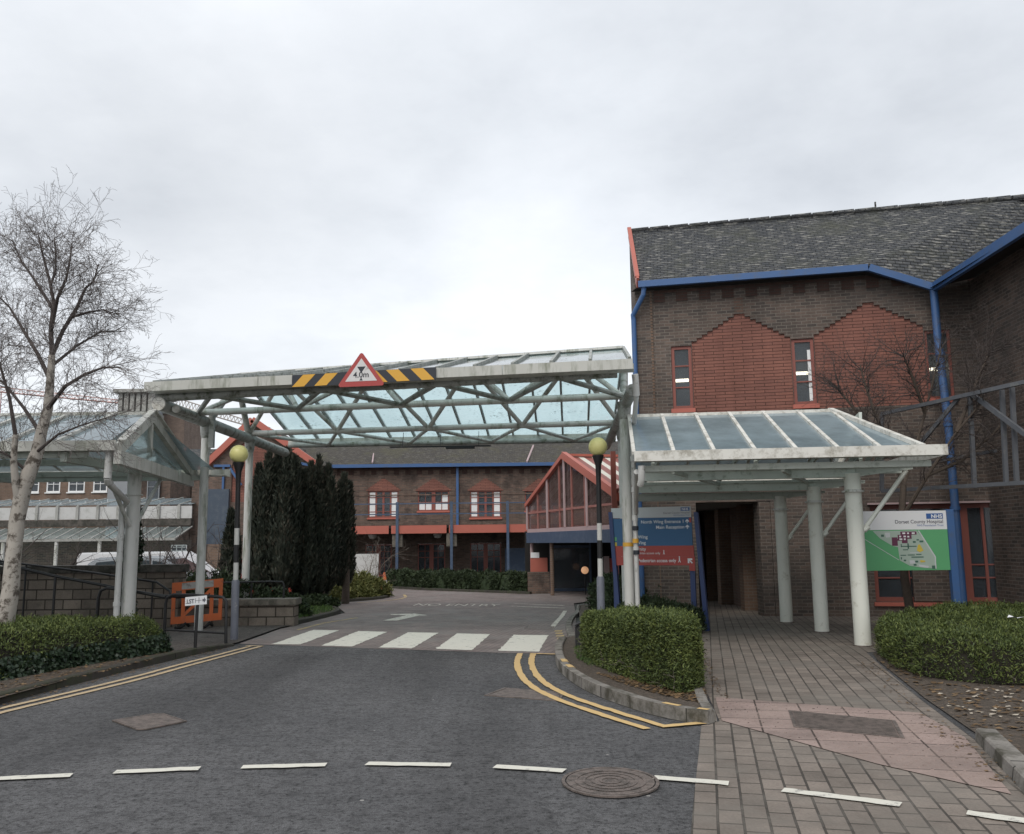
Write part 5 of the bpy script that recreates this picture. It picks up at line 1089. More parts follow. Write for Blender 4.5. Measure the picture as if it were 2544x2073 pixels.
# balcony walkway: roof slab, red fascia, posts, rail
d_ = 2.6; zt = zpx(950, 1095)
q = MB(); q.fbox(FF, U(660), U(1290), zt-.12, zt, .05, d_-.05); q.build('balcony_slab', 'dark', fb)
for a, b in ((660, 824), (829, 936), (941, 1052), (1056, 1096)): MB().fbox(FF, U(a)+.0, U(b), zt-.36, zt+.0, d_-.05, d_).build('balcony_fascia', 'redlight', fb)
FD_ = (YF-d_)/YF
for px in (826, 938, 1054, 1098): q = MB(); q.fbox(FF, 18+(U(px)-18)*FD_-.06, 18+(U(px)-18)*FD_+.06, z0, zt+1.05, d_-.02, d_+.1); q.build('balcony_post', 'bluedark', fb)
for z in (zt+.95, zt+.48): MB().fbox(FF, U(670), 18+(U(1098)-18)*FD_, z, z+.05, d_+.0, d_+.05).build('balcony_rail', 'bluedark', fb)
for px in (938, 826): q = MB(); q.fbox(FF, 18+(U(px)-18)*FD_-.24, 18+(U(px)-18)*FD_+.22, zt-.95, zt-.37, d_-.5, d_-.1); q.build('column_head', 'copinglight', fb)
for px in (784, 914, 1140): q = MB(); q.lathe((U(px)-18, YF-d_*.5, zt-.38), [(.02, -.2), (.14, -.17), (.2, -.05), (.2, 0)], 14); q.build('soffit_lamp', 'plastic', fb, smooth=True)
MB().fbox(FF, U(1048), U(1092), z0, 1.3, .5, .55).build('blue_panel', 'bluedark', fb)
# gabled wing at left of it, with arch
FG = frame((-18, 40.5, 0), (1, 0, 0), (0, -1, 0)); UG = lambda px: (px-1065.4)/FD*40.5+18; zG = lambda py, px=520: at(px, py, 40.5).z
gw = thing('gabled_wing', (-12.2, 40.5, zg(40)), 'brown brick gabled wing with orange-red bargeboards and arched panel behind the dark conifers', 'building')
ap = (UG(522), zG(875)); el = (UG(425), zG(972)); er = (UG(662), zG(972))
arch = [(UG(480), zG(1045)), (UG(560), zG(1045)), (UG(560), zG(975))]+[(UG(520)+(UG(560)-UG(520))*math.cos(a), zG(975)+(zG(915)-zG(975))*math.sin(a)) for a in np.linspace(.1, math.pi-.1, 14)]+[(UG(480), zG(975))]
q = MB(); wall_face(q, FG, [(el[0]-.6, z0), (er[0], z0), (er[0], el[1]), ap, (el[0]-.6, el[1])], [arch], .15); q.build('wall', 'brickfar', gw)
q = MB(); q.fbox(FG, UG(478), UG(562), zG(1047), zG(912), -.3, -.08); q.build('arch_panel', 'brickred', gw)
q = MB(); q.bar(FG(el[0]-.3, el[1]-.25, .12), FG(*ap, .12), .3, .28); q.bar(FG(er[0], er[1], .12), FG(*ap, .12), .3, .28); q.build('bargeboard', 'redlight', gw)
q = MB(); q.quad(FG(el[0]-.3, el[1], .2), FG(*ap, .2), FG(ap[0], ap[1], -8), FG(el[0]-.3, el[1], -8)); q.quad(FG(*ap, .2), FG(er[0], er[1], .2), FG(er[0], er[1], -8), FG(ap[0], ap[1], -8)); q.build('roof', 'rooffar', gw)
q = MB(); q.fbox(FG, UG(444), UG(478), zG(972), zG(967), .02, .14); q.fbox(FG, UG(462), UG(466), zG(1050), zG(972), .02, .12); q.bar(FG(UG(478), zG(975), .1), FG(UG(502), zG(1010), .1), .1, .1); q.bar(FG(UG(597), zG(962), .1), FG(UG(645), zG(970), .1), .12, .12); q.build('gutter', 'blue', gw)
q = MB(); q.fbox(FG, UG(432), UG(478), zG(1132), zG(1018), .02, .2); q.build('blue_cladding', 'bluegrey', gw)
q = MB(); q.fbox(FG, UG(440), UG(472), z0, zG(1132), .02, .3); q.build('brick_pier', 'bricktan', gw)
MB().fbox(FG, UG(512), UG(519), zG(905), zG(898), .02, .1).build('vent', 'blackmatt', gw)
# ================================================================ glazed entrance porch
ep = thing('entrance_porch', (1.8, 29.5, zg(29)), 'red-framed glazed entrance porch with pointed gable and striped sloping roof', 'porch')
La, Ra = V(.58, 33.0, 1.9), V(2.95, 25.0, 1.98); dE = (Ra-La).normalized(); dE.z = 0; dE.normalize(); nE = V(dE.y, -dE.x, 0); FE = frame((La.x, La.y, 0), dE, nE); LE = (Ra-La).length
rdir = V(.96, .276, 0); apx = LE*.5; za = 4.4; zw = 2.95
q = MB(); N_ = 7
q.fbox(FE, 0, LE, 1.93, 2.06, -.06, .06); q.build('sill_beam', 'pinkgrey', ep)
q = MB(); q.fbox(FE, -.05, LE+.05, 1.55, 1.93, -.05, .08); q.build('blue_fascia', 'bluedark', ep)
top = lambda u: zw+(za-zw)*(1-abs(u-apx)/apx)
q = MB()
for i in range(N_+1): u = LE*i/N_; q.fbox(FE, u-.035, u+.035, 2.06, top(u), -.04, .04)
q.fbox(FE, 0, LE, 2.62, 2.69, -.03, .03); q.build('mullions', 'porchred', ep)
q = MB()
for i in (0, 2, 3.5, 5.2): u = LE*i/N_; q.fbox(FE, u-.06, u+.06, 2.05, top(u), .041, .08)
q.build('gable_posts', 'pinkgrey', ep)
q = MB(); q.bar(FE(-.1, zw, .05), FE(apx, za+.05, .05), .14, .14); q.bar(FE(LE+.1, zw, .05), FE(apx, za+.05, .05), .16, .24); q.build('gable_rafters', 'redlight', ep)
q = MB(); q.quad(FE(0, 2.05, 0), FE(LE, 2.05, 0), FE(LE, zw, 0), FE(apx, za, 0), FE(0, zw, 0)); K['porchglass'] = glassmat('porch_glass', (.62, .5, .48), .4, (.42, .3, .28), False); q.build('gable_glazing', 'porchglass', ep)
aP = FE(apx, za, 0); eP = FE(LE, zw, 0); eL = FE(0, zw, 0); NS = 9; q = MB(); q2 = MB()
for i in range(NS):
    for a, b, m_ in ((i/NS, (i+.42)/NS, q), ((i+.42)/NS, (i+1)/NS, q2)):
        s = rdir*4.2; m_.quad(eP+s*a, eP+s*b, aP+s*b, aP+s*a); m_.quad(aP+s*a, aP+s*b, eL+s*b, eL+s*a)
q.build('roof_strips', 'white', ep); q2.build('roof_panels', 'red', ep)
q = MB(); q.bar(eP+V(0, 0, -.1), eP+rdir*4.2+V(0, 0, -.1), .16, .25); q.bar(aP+V(0, 0, .06), aP+rdir*4.2+V(0, 0, .06), .14, .08); q.build('roof_edge', 'redlight', ep)
p = at(1279, 1080, 24.5)
q = MB(); q.bar((p.x, p.y, zg(24)), (p.x, p.y, at(1279, 940, 24.5).z), .14, .14); q.bar((p.x+.1, p.y, at(1279, 1020, 24.5).z), (p.x+.6, p.y+.1, at(1279, 1020, 24.5).z), .08, .1); q.build('side_post', 'red', ep)
for u, m_ in ((.05, 'pinkgrey'), (LE*.28, 'bricktan'), (LE*.97, 'bluedark')): q = MB(); b = FE(u, 0, -.1); q.tube([(b.x, b.y, zg(b.y)), (b.x, b.y, 1.6)], .07, 10); q.build('post', m_, ep)
q = MB(); q.box(.5, 1.3, 31.9, 32.3, zg(32), .5); q.build('brick_plinth', 'brickfar', ep)
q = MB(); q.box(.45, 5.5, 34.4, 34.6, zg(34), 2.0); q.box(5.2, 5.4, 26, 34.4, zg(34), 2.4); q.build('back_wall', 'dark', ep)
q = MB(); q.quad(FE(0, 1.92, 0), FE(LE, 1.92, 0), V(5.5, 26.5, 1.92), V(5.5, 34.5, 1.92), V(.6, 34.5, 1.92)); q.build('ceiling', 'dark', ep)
q = MB(); q.box(1.35, 1.42, 33.1, 33.2, zg(33), 1.6); q.box(2.85, 2.92, 33.1, 33.2, zg(33), 1.6); q.box(1.42, 2.85, 33.1, 33.2, 1.35, 1.45); q.box(1.42, 2.85, 33.1, 33.2, zg(33)+.02, zg(33)+.12); q.build('door_frame', 'bluedark', ep)
MB().quad((1.42, 33.15, zg(33)), (2.85, 33.15, zg(33)), (2.85, 33.15, 1.4), (1.42, 33.15, 1.4)).build('door_glazing', 'glasswin', ep)
t = thing('display_stand', (.95, 32.7, zg(32)), 'orange-red display panel above the brick plinth in the porch', 'display'); MB().box(.62, 1.25, 32.6, 32.66, .48, 1.0).build('panel', 'redlight', t); MB().box(.64, .95, 32.58, 32.6, 1.0, 1.2).build('card', 'paper', t)
t = thing('banner_stand', (3.15, 28.5, zg(28)), 'pink and white upright banner inside the porch right of the belisha pole', 'banner'); c = at(1258, 1190, 29)
MB().box(c.x-.02, c.x+.16, 28.98, 29.0, zg(29)+.1, at(1258, 1158, 29).z).build('pink_panel', 'pinkgrey', t); MB().box(c.x+.17, c.x+.34, 29.0, 29.02, zg(29)+.1, at(1258, 1162, 29).z).build('red_panel', 'signred', t); MB().box(c.x-.2, c.x-.04, 28.99, 29.01, at(1258, 1195, 29).z, at(1258, 1160, 29).z).build('white_panel', 'paper', t); MB().box(c.x-.2, c.x+.36, 28.9, 29.1, zg(29), zg(29)+.1).build('base', 'blackmatt', t)
t = thing('round_lamp', at(1217, 1187, 31), 'round warm glowing lamp inside the dark porch', 'lamp'); c = t.location.copy(); MB().lathe(c, [(.13*math.sin(a)+.002, -.13*math.cos(a)) for a in np.linspace(0, math.pi, 12)], 16).build('globe', 'lampglow', t, smooth=True); MB().tube([c-V(0, 0, .13), V(c.x, c.y, zg(31))], .02, 6).build('stem', 'blackmatt', t)  # added glowing ball stands for an unclear peach blob, no known lamp
# ================================================================ background left
YL = 46.0; FL2 = frame((-40, YL, 0), (1, 0, 0), (0, -1, 0)); UL = lambda px: (px-1065.4)/FD*YL+40; zL = lambda py, px=200: at(px, py, YL).z
lb = thing('flat_roofed_block', (-26, YL, zg(46)), 'low flat-roofed tan brick block with white-framed windows behind the left canopy', 'building')
wl = [(40, 80), (140, 175), (192, 222), (95, 124)]; hl_ = [rect(UL(a), UL(b), zL(1024), zL(990)) for a, b in wl]
q = MB(); wall_face(q, FL2, rect(UL(-150), UL(224), zg(46)-.1, zL(975)), hl_, .2); q.build('wall', 'bricktan', lb)
for h in hl_: window(lb, FL2, h[0][0], h[1][0], h[0][1], h[2][1], .08, 'blind', ((h[0][0]+h[1][0])/2,), ((h[0][1]+h[2][1])/2,), .07, .06)
MB().fbox(FL2, UL(224), UL(266), zg(46)-.1, zL(955), -3, .05).build('grey_bay', 'greyrender', lb)
q = MB(); q.fbox(FL2, UL(266), UL(352), zg(46)-.1, zL(960), -3, -.1); q.build('dark_bay', 'brickfar', lb)
window(lb, frame((-40, YL-.02, 0), (1, 0, 0), (0, -1, 0)), UL(306), UL(332), zL(1042), zL(990), .0, 'greyrender', (), (zL(1015),), .05, None, room=.05)
MB().fbox(FL2, UL(-150), UL(352), zL(975)-.02, zL(975)+.25, -6, .2).build('flat_roof', 'concrete', lb)
YW = 40.0; zW = lambda py, px=200: at(px, py, YW).z; UW = lambda px: (px-1065.4)/FD*YW+40; FW = frame((-40, YW, 0), (1, 0, 0), (0, -1, 0))
wk = thing('covered_walkway', (-22, YW, zg(40)), 'long walkway with a pale panel band and green-tinted glass roof below the flat-roofed block', 'walkway')
q = MB(); q.fbox(FW, UW(-150), UW(400), zW(1081), zW(1055), -.06, 0); q.build('panel_band', 'whitepanel', wk)
q = MB(); q.quad(FW(UW(-150), zW(1052), .0), FW(UW(400), zW(1052), 0), FW(UW(400), zW(1034), -2.2), FW(UW(-150), zW(1034), -2.2)); q.build('upper_glass_roof', 'glassblue', wk)
q = MB()
for px in range(-130, 400, 42): u = UW(px); q.bar(FW(u, zW(1082), .05), FW(u, zW(1053), .05), .07, .12); q.bar(FW(u, zW(1053), .05), FW(u+.25, zW(1033), -2.2), .07, .07)
q.build('panel_posts', 'concrete', wk)
q = MB(); q.fbox(FW, UW(-150), UW(400), zW(1096), zW(1082), -.3, .1); q.build('dark_band', 'coping', wk)
q = MB(); q.quad(FW(UW(-150), zW(1124), 1.8), FW(UW(400), zW(1124), 1.8), FW(UW(400), zW(1098), 0), FW(UW(-150), zW(1098), 0)); q.build('lower_glass_roof', 'glassroof', wk)
q = MB()
for px in range(-130, 400, 24): u = UW(px); q.bar(FW(u, zW(1124), 1.8), FW(u+.1, zW(1098), .02), .05, .05)
q.fbox(FW, UW(-150), UW(400), zW(1127), zW(1122), 1.75, 1.85); q.build('glazing_bars', 'concrete', wk)
q = MB(); q.fbox(FW, UW(-150), UW(400), zg(40)-.1, zW(1126), -.2, -.1); q.build('rear_wall', 'brickdark', wk)
window(wk, frame((-40, YW-.12, 0), (1, 0, 0), (0, -1, 0)), UW(364), UW(396), zW(1150), zW(1136), -.03, 'blind', (UW(375), UW(386)), (zW(1141),), .04, None, room=.02)
for px in (60, 165, 250): q = MB(); q.tube([FW(UW(px), zg(40), 1.75), FW(UW(px), zW(1124), 1.75)], .08, 8); q.build('post', 'steel', wk)
bt = thing('brick_tower', (-30, 66, zg(60)), 'tall plain tan-brown brick tower rising behind the left gable canopy', 'building')
a, b = at(270, 900, 66), at(383, 900, 66); zt = at(383, 870, 66).z
MB().box(a.x, b.x, 66, 72, zg(60)-.1, zt+.35).build('shaft', 'bricktower', bt); MB().box(a.x-.1, b.x+.1, 65.9, 72.1, zt+.35, zt+.5).build('parapet', 'concrete', bt)
pt = thing('roof_plant_room', (-29, 62, zg(60)), 'pale concrete rooftop plant room with louvred sides and flat lid left of the brick tower', 'building')
a, b = at(246, 830, 63.5), at(312, 830, 63.5); zt, zl = at(270, 811, 63.5).z, at(270, 856, 63.5).z
MB().box(a.x-.25, b.x+.25, 63.2, 68, zt-.25, zt).build('lid', 'concrete', pt)
q = MB()
for k in range(6): x = a.x+(b.x-a.x)*k/5.3; q.box(x, x+.3, 63.5, 64, zl, zt-.25)
q.build('louvre_posts', 'concrete', pt); MB().box(a.x+.1, b.x, 64.2, 67.5, zl-3, zt-.3).build('louvres', 'greyrender', pt); MB().box(a.x-6, b.x+.1, 63.6, 68, zg(60)-.1, zl).build('stair_tower', 'concrete', pt)
gr2 = thing('tiled_outbuilding', (-17, 50, zg(50)), 'small dark tiled roof with red verge between the tower and the gabled wing', 'building')
a, b = at(388, 935, 52), at(470, 935, 52); c, d = at(376, 965, 50), at(470, 965, 50)
q = MB(); q.quad(c, d, b, a); q.quad(a, b, b+V(0, 3, -1.5), a+V(0, 3, -1.5)); q.build('roof', 'rooftile', gr2); MB().box(c.x+.2, d.x, 50.2, 55, zg(50)-.1, c.z-.05).build('wall', 'brickfar', gr2); MB().bar(c+V(-.05, 0, 0), a+V(-.05, 0, 0), .15, .25).build('verge', 'redlight', gr2)
# cranes
def crane(label, a, b, mast, m_, hgt, n):
    t = thing('tower_crane', (mast.x, mast.y, zg(60)), label, 'crane'); q = MB(); dd = (b-a); up = V(0, 0, hgt)
    q.tube([a, b], .1, 5); s = V(0, .8, 0); q.tube([a+s, b+s], .1, 5); q.tube([a+up+s*.5, b+up*.5+s*.5], .1, 5)
    for i in range(n):
        p, r = a+dd*(i/n), a+dd*((i+1)/n); tt = a+up*(1-.5*(i+.5)/n)+dd*((i+.5)/n)+s*.5; q.tube([p, tt], .06, 4); q.tube([tt, r], .06, 4)
    q.build('jib', m_, t); q = MB()
    for dx, dy in ((0, 0), (1.4, 0), (0, 1.4), (1.4, 1.4)): q.bar(mast+V(dx, dy, 0), V(mast.x+dx, mast.y+dy, zg(60)), .15, .15)
    for k in range(20): z = mast.z*k/20; q.bar((mast.x, mast.y, z), (mast.x+1.4, mast.y, z+mast.z/20), .1, .1); q.bar((mast.x, mast.y, z), (mast.x, mast.y+1.4, z+mast.z/20), .1, .1)
    q.build('mast', m_, t)
crane('grey lattice jib of a distant tower crane between brick tower and gabled wing', at(340, 836, 150), at(560, 899, 135), at(330, 840, 151), 'crane', 1.4, 30)
crane('faint red lattice jib of a distant tower crane behind the birch crown', at(-40, 812, 170), at(345, 848, 170), at(-20, 812, 171), 'cranered', 1.0, 26)
# vehicles in the car park beyond the wall
def wheel(t, x, y, z, r=.32):
    q = MB(); q.tube([(x, y-.1, z), (x, y+.1, z)], r, 20); w_ = q.build('wheel', 'rubber', t, smooth=True); MB().tube([(x, y-.105, z), (x, y-.1, z)], r*.62, 16).build('rim', 'greypanel', w_, smooth=True)
def vehicle(name, label, cat, x, y, prof, glass, width, m_, wheels, lights):
    z = zg(y); t = thing(name, (x, y, z), label, cat); F_ = frame((x, y-width/2, z), (1, 0, 0), (0, -1, 0))
    MB().fprism(F_, prof, -width, 0).build('body', m_, t, smooth=True, bevel=.05)
    for k, g in enumerate(glass): MB().fprism(F_, g, .0, .012).build('side_window', 'carglass', t)
    for wx in wheels:
        for wy in (y-width/2+.08, y+width/2-.08): wheel(t, x+wx, wy, z+.32)
    for (u0, u1, z0_, z1_, mm) in lights: MB().fbox(F_, u0, u1, z0_, z1_, -.25, .014).build('headlight' if mm == 'plastic' else 'tail_light', mm, t)
    return t, F_
prof = [(0, .3), (0, .75), (.12, .95), (.3, 1.3), (.62, 1.5), (1.9, 1.52), (2.6, 1.44), (3.45, .98), (4.2, .86), (4.42, .68), (4.42, .3), (4.0, .22), (.3, .22)]
t, Fv = vehicle('silver_car', 'silver people carrier parked behind the tall stone wall with only its roof and windscreen showing', 'car', -13.0, 27.0, prof, [[(.4, 1.0), (.62, 1.36), (1.4, 1.42), (1.4, .98)], [(1.48, .98), (1.48, 1.42), (2.2, 1.4), (2.2, .97)], [(2.28, .97), (2.28, 1.39), (2.55, 1.35), (3.2, .97)]], 1.75, 'carsilver', (.85, 3.45), ((4.2, 4.35, .6, .75, 'plastic'), (.05, .15, .75, .95, 'signred')))
q = MB(); q.quad(Fv(2.63, 1.42, -.12), Fv(2.63, 1.42, -1.63), Fv(3.42, 1.0, -1.63), Fv(3.42, 1.0, -.12)); o = q.build('windscreen', 'carglass', t); o.location.z += .012
prof = [(0, .3), (0, 1.55), (.12, 1.66), (3.3, 1.66), (3.6, 1.5), (4.2, 1.0), (4.9, .88), (5.05, .6), (5.05, .25), (.1, .25)]
vehicle('white_van', 'plain white van parked behind the orange barrier and canopy column', 'van', -15.2, 31.5, prof, [[(3.42, 1.0), (3.42, 1.45), (3.62, 1.42), (4.05, 1.0)]], 1.9, 'vanwhite', (.9, 4.1), ((4.8, 5.0, .6, .8, 'plastic'), (0.03, .1, .8, 1.1, 'signred')))
prof = [(0, .28), (0, .7), (.3, .85), (.75, 1.3), (1.1, 1.4), (2.2, 1.4), (2.9, .95), (3.7, .8), (3.8, .3)]
vehicle('red_car', 'small red car half hidden behind the conifers and white column', 'car', -9.9, 29.5, prof, [[(.8, .95), (1.05, 1.3), (1.7, 1.32), (1.7, .93)], [(1.78, .93), (1.78, 1.32), (2.15, 1.32), (2.7, .93)]], 1.65, 'carred', (.7, 3.0), ((3.6, 3.78, .55, .7, 'plastic'),))
t = thing('white_hoarding', (-6.1, 37.6, zg(37)), 'white hoarding panel standing behind the bare shrub left of the cone', 'hoarding'); a, b = at(733, 1240, 37.6), at(787, 1240, 37.6)
MB().box(a.x, b.x, 37.58, 37.63, zg(37)+.05, at(760, 1153, 37.6).z).build('panel', 'whitepanel', t); q = MB()
for x in (a.x+.05, b.x-.1): q.box(x, x+.05, 37.64, 37.7, zg(37), at(760, 1155, 37.6).z)
q.build('post', 'pinkgrey', t)
# ================================================================ trees and shrubs
# birch
K['birchtwig'] = paint('birch_twig', (.13, .112, .105), .9, .3, 10)
bt_ = thing('birch_tree', (-6.78, 12.05, .05), 'bare birch with pale peeling trunk and fine drooping twigs at the left edge', 'tree')
sp = lambda *p: [at(x, y, 12.05+dy) for x, y, dy in p]
q = MB(); q.tube([V(-7.02, 12.05, 0), V(-6.95, 12.05, .3)]+sp((22, 1230, 0), (28, 1150, 0), (36, 1080, 0), (50, 1010, 0)), [.17, .125, .11, .1, .1, .105], 12)
q.tube(sp((48, 1020, 0), (60, 985, 0), (78, 940, .05), (86, 900, .05), (100, 850, .05), (104, 800, 0), (108, 740, 0)), [.1, .1, .085, .075, .065, .055, .045], 12)
q.tube(sp((42, 1050, 0), (33, 1010, -.1), (28, 960, -.15), (32, 905, -.2)), [.07, .052, .045, .035], 10)
tk = q.build('trunk', 'birch', bt_, smooth=True)
q = MB()
stems = [(sp((104, 800, 0), (108, 740, 0), (106, 680, 0), (112, 630, 0), (102, 580, 0), (90, 535, 0), (80, 490, 0)), .04), (sp((108, 740, 0), (130, 690, .2), (160, 640, .3), (178, 600, .4), (195, 585, .4), (205, 550, .3)), .034),
    (sp((100, 850, 0), (135, 805, -.3), (175, 780, -.5), (215, 765, -.6), (250, 765, -.7)), .032), (sp((104, 790, 0), (80, 740, .3), (50, 690, .5), (20, 640, .6), (-20, 600, .6)), .034),
    (sp((86, 905, 0), (50, 850, .2), (10, 800, .3), (-40, 760, .4)), .032), (sp((32, 905, -.2), (20, 830, -.3), (0, 760, -.4), (-30, 690, -.4)), .03), (sp((106, 690, 0), (120, 620, -.3), (138, 580, -.4), (146, 540, -.4), (150, 505, -.4)), .028), (sp((78, 940, 0), (120, 905, -.4), (170, 885, -.5), (220, 870, -.6)), .022), (sp((60, 985, 0), (20, 950, -.2), (-20, 930, -.3)), .024),
    (sp((150, 660, .3), (185, 650, .1), (215, 645, 0), (245, 655, 0)), .022), (sp((108, 640, 0), (70, 580, .3), (45, 545, .4), (25, 500, .4)), .026), (sp((104, 600, 0), (116, 560, 0), (116, 520, 0), (112, 490, 0)), .02), (sp((110, 760, 0), (160, 720, .5), (210, 690, .7), (260, 690, .8)), .024)]
for pts, r in stems: q.tube(pts, [max(.006, r*(1-.75*i/(len(pts)-1))) for i in range(len(pts))], 7)
q.build('limbs', 'twig', bt_, smooth=True)
tw = MB()
cfgT = [(6, .17, .012, 6, .75, .62, .15), (5, .22, -.03, 4, .7, .55, .2), (4, .25, -.06, 0, 0, 0, 0)]
for pts, r in stems:
    L_ = sum((pts[i+1]-pts[i]).length for i in range(len(pts)-1)); nb = int(18*L_)+4
    for k in range(nb):
        t = (.12+.88*rng.random())*(len(pts)-1); i = min(int(t), len(pts)-2); p = pts[i].lerp(pts[i+1], t-i); d = (pts[i+1]-pts[i]).normalized()
        ax_ = d.cross(Vector(rng.normal(0, 1, 3))).normalized(); nd = Matrix.Rotation(.75*(.6+.8*rng.random()), 3, ax_) @ d
        grow(tw, p, nd+V(0, 0, .12), .45+.38*rng.random(), .0048, 0, cfgT, 4)
tw.build('crown', 'birchtwig', bt_)
def bare(name, label, base, h, spread, n, m, cfg, r, cat='shrub', lean=(0, 0)):
    t = thing(name, base, label, cat); q = MB(); b = Vector(base)
    for k in range(n):
        a = rng.uniform(0, 6.28); d = V(math.cos(a)*spread+lean[0], math.sin(a)*spread+lean[1], 1)
        grow(q, b+V(math.cos(a)*.1*(n > 1), math.sin(a)*.1*(n > 1), 0), d, h*(.7+.4*rng.random()), r, 0, cfg, 6)
    q.build('branches', m, t); return t
cfgA = [(7, .1, .02, 7, .65, .6, .25), (6, .16, .01, 5, .7, .55, .2), (5, .2, .0, 4, .7, .5, .2), (3, .25, 0, 0, 0, 0, 0)]
# small tree in front of the right wing
rt_ = thing('bare_tree', (7.35, 16.4, zg(16.4)), 'leafless twiggy tree in front of the red brick panel and right-hand sign', 'tree'); q = MB(); T_ = lambda px, py, dy=0: at(px, py, 16.4+dy)
B_ = T_(1880, 1010)
q.tube([V(7.35, 16.4, zg(16.4)-.05), T_(1882, 1200), T_(1876, 1080), B_], [.085, .075, .065, .055], 10)
lim = [[B_, T_(1850, 930), T_(1820, 860), T_(1800, 800), T_(1790, 760)], [B_, T_(1905, 930, .3), T_(1925, 860, .4), T_(1945, 780, .5), T_(1960, 720, .5)], [T_(1876, 1080), T_(1930, 990, -.4), T_(1990, 900, -.6), T_(2050, 830, -.8)], [T_(1850, 930), T_(1800, 880, .4), T_(1760, 830, .5), T_(1735, 800, .5)], [T_(1925, 860, .4), T_(1900, 790, .2), T_(1880, 740, .1)], [T_(1930, 990, -.4), T_(2000, 960, -.2), T_(2070, 900, 0), T_(2120, 840, .1)], [T_(1990, 900, -.6), T_(2030, 800, -.5), T_(2060, 730, -.5)]]
for l in lim: q.tube(l, [.04*(1-.7*i/(len(l)-1)) for i in range(len(l))], 7)
q.build('trunk', 'bark', rt_, smooth=True); q = MB()
cfgR = [(5, .2, .01, 6, .8, .6, .1), (4, .25, 0, 4, .8, .55, .1), (3, .3, 0, 0, 0, 0, 0)]
for l in lim:
    for k in range(30):
        t = (.15+.85*rng.random())*(len(l)-1); i = min(int(t), len(l)-2); p = l[i].lerp(l[i+1], t-i); d = (l[i+1]-l[i]).normalized(); ax_ = d.cross(Vector(rng.normal(0, 1, 3))).normalized()
        grow(q, p, Matrix.Rotation(.9*(.5+.8*rng.random()), 3, ax_) @ d, .5+.5*rng.random(), .01, 0, cfgR, 4)
q.build('crown', 'twig', rt_)
cfgB = [(6, .14, .0, 6, .8, .6, .25), (5, .2, 0, 4, .8, .55, .2), (3, .3, 0, 0, 0, 0, 0)]
bare('bare_shrub', 'leafless pale multi-stemmed shrub in front of the white hoarding', tuple(at(770, 1232, 34.5)), 2.2, .55, 9, 'twiggrey', cfgB, .018)
bare('bare_tree', 'leafless spreading tree behind the tall stone wall beside the ivy trunk', (-8.9, 21.5, zg(21)), 2.6, .5, 4, 'twig', cfgB, .035, 'tree')
bare('bare_tree', 'leafless tree between the front canopy column and the dark conifers', (-8.2, 23.5, zg(23)), 2.4, .6, 4, 'twig', cfgB, .03, 'tree')
bare('bare_tree', 'leafless tangled tree behind the stone wall left of the birch trunk', (-13.6, 20.5, zg(20)), 3.0, .6, 5, 'twig', cfgB, .04, 'tree')
bare('bare_tree', 'leafless low tree behind the stone wall between birch and downpipe', (-11.0, 20.0, zg(20)), 2.3, .9, 5, 'twig', cfgB, .035, 'tree')
bare('bare_tree', 'leafless tree spreading behind the left canopy column under the flat-roofed block', (-9.9, 24.5, zg(24)), 3.2, .55, 5, 'twig', cfgB, .035, 'tree')
bare('bare_shrub', 'leafless low tangle of branches right behind the front left canopy column', (-7.1, 20.9, zg(20)), 2.0, .9, 4, 'twig', cfgB, .025)
# ivy-clad trunk behind the downpipe
iv = thing('ivy_clad_trunk', (-7.55, 17.2, zg(17)), 'dark ivy-covered trunk just left of the white downpipe', 'tree'); MB().tube([(-7.55, 17.2, zg(17)), (-7.5, 17.2, 1.4), (-7.45, 17.2, 2.3)], [.09, .08, .05], 8).build('trunk', 'bark', iv)
n = 3200; h = rng.random(n)*2.45; a = rng.uniform(0, 6.28, n); r = .1+.06*rng.random(n)+.05*np.sin(h*5); P = np.column_stack([-7.55+.04*h+r*np.cos(a), 17.2+r*np.sin(a), h+zg(17)]); o_ = np.column_stack([np.cos(a), np.sin(a), np.full(n, .3)])
leafmesh('ivy_leaves', P, unit(o_+rng.normal(0, .4, P.shape)), unit(rng.normal(0, .6, P.shape)+np.array((0, 0, -.4))), rng.uniform(.05, .08, n), rng.uniform(.05, .08, n), 'ivy', iv, .1)
# dark upright yews
def yew(label, x, y, h, spires, n):
    t = thing('conifer', (x, y, zg(y)), label, 'tree', 'dark conifers by the drive'); z0 = zg(y)
    q = MB(); q.tube([(x, y, z0), (x+.05, y, z0+h*.5)], [.13, .07], 9); q.build('trunk', 'bark', t, smooth=True)
    core = MB(); P = []; Nn = []
    tot = sum(s[2]*s[3] for s in spires)
    for dx, dy, hs, R, zb in spires:
        prof = lambda t_: R*np.clip(np.minimum((t_/.18)**.7, ((1-t_)/.55)**.75), .04, 1)
        c = [(x+dx, y+dy)]
        core.lathe((x+dx, y+dy, z0+zb), [(float(prof(np.array(tt)))*.66, tt*(hs-zb)*.95) for tt in np.linspace(.0, 1, 9)], 10)
        k = int(n*hs*R/tot); tt = rng.random(k)**.85; a = rng.uniform(0, 6.28, k)
        r = prof(tt)*(1+.13*np.sin(a*5+tt*7+dx*9)+.09*np.sin(a*9-tt*14))*rng.uniform(.8, 1.1, k)
        P.append(np.column_stack([x+dx+r*np.cos(a), y+dy+r*np.sin(a), z0+zb+tt*(hs-zb)])); Nn.append(np.column_stack([np.cos(a), np.sin(a), np.full(k, .15)]))
    core.build('inner_growth', 'yew', t); P = np.concatenate(P); Nn = np.concatenate(Nn)
    up = unit(Nn*.35+rng.normal(0, .3, P.shape)+np.array((0, 0, 1.0)))
    leafmesh('crown', P, unit(Nn+rng.normal(0, .5, P.shape)), up, rng.uniform(.1, .24, len(P)), rng.uniform(.025, .055, len(P)), 'yew', t, .1)
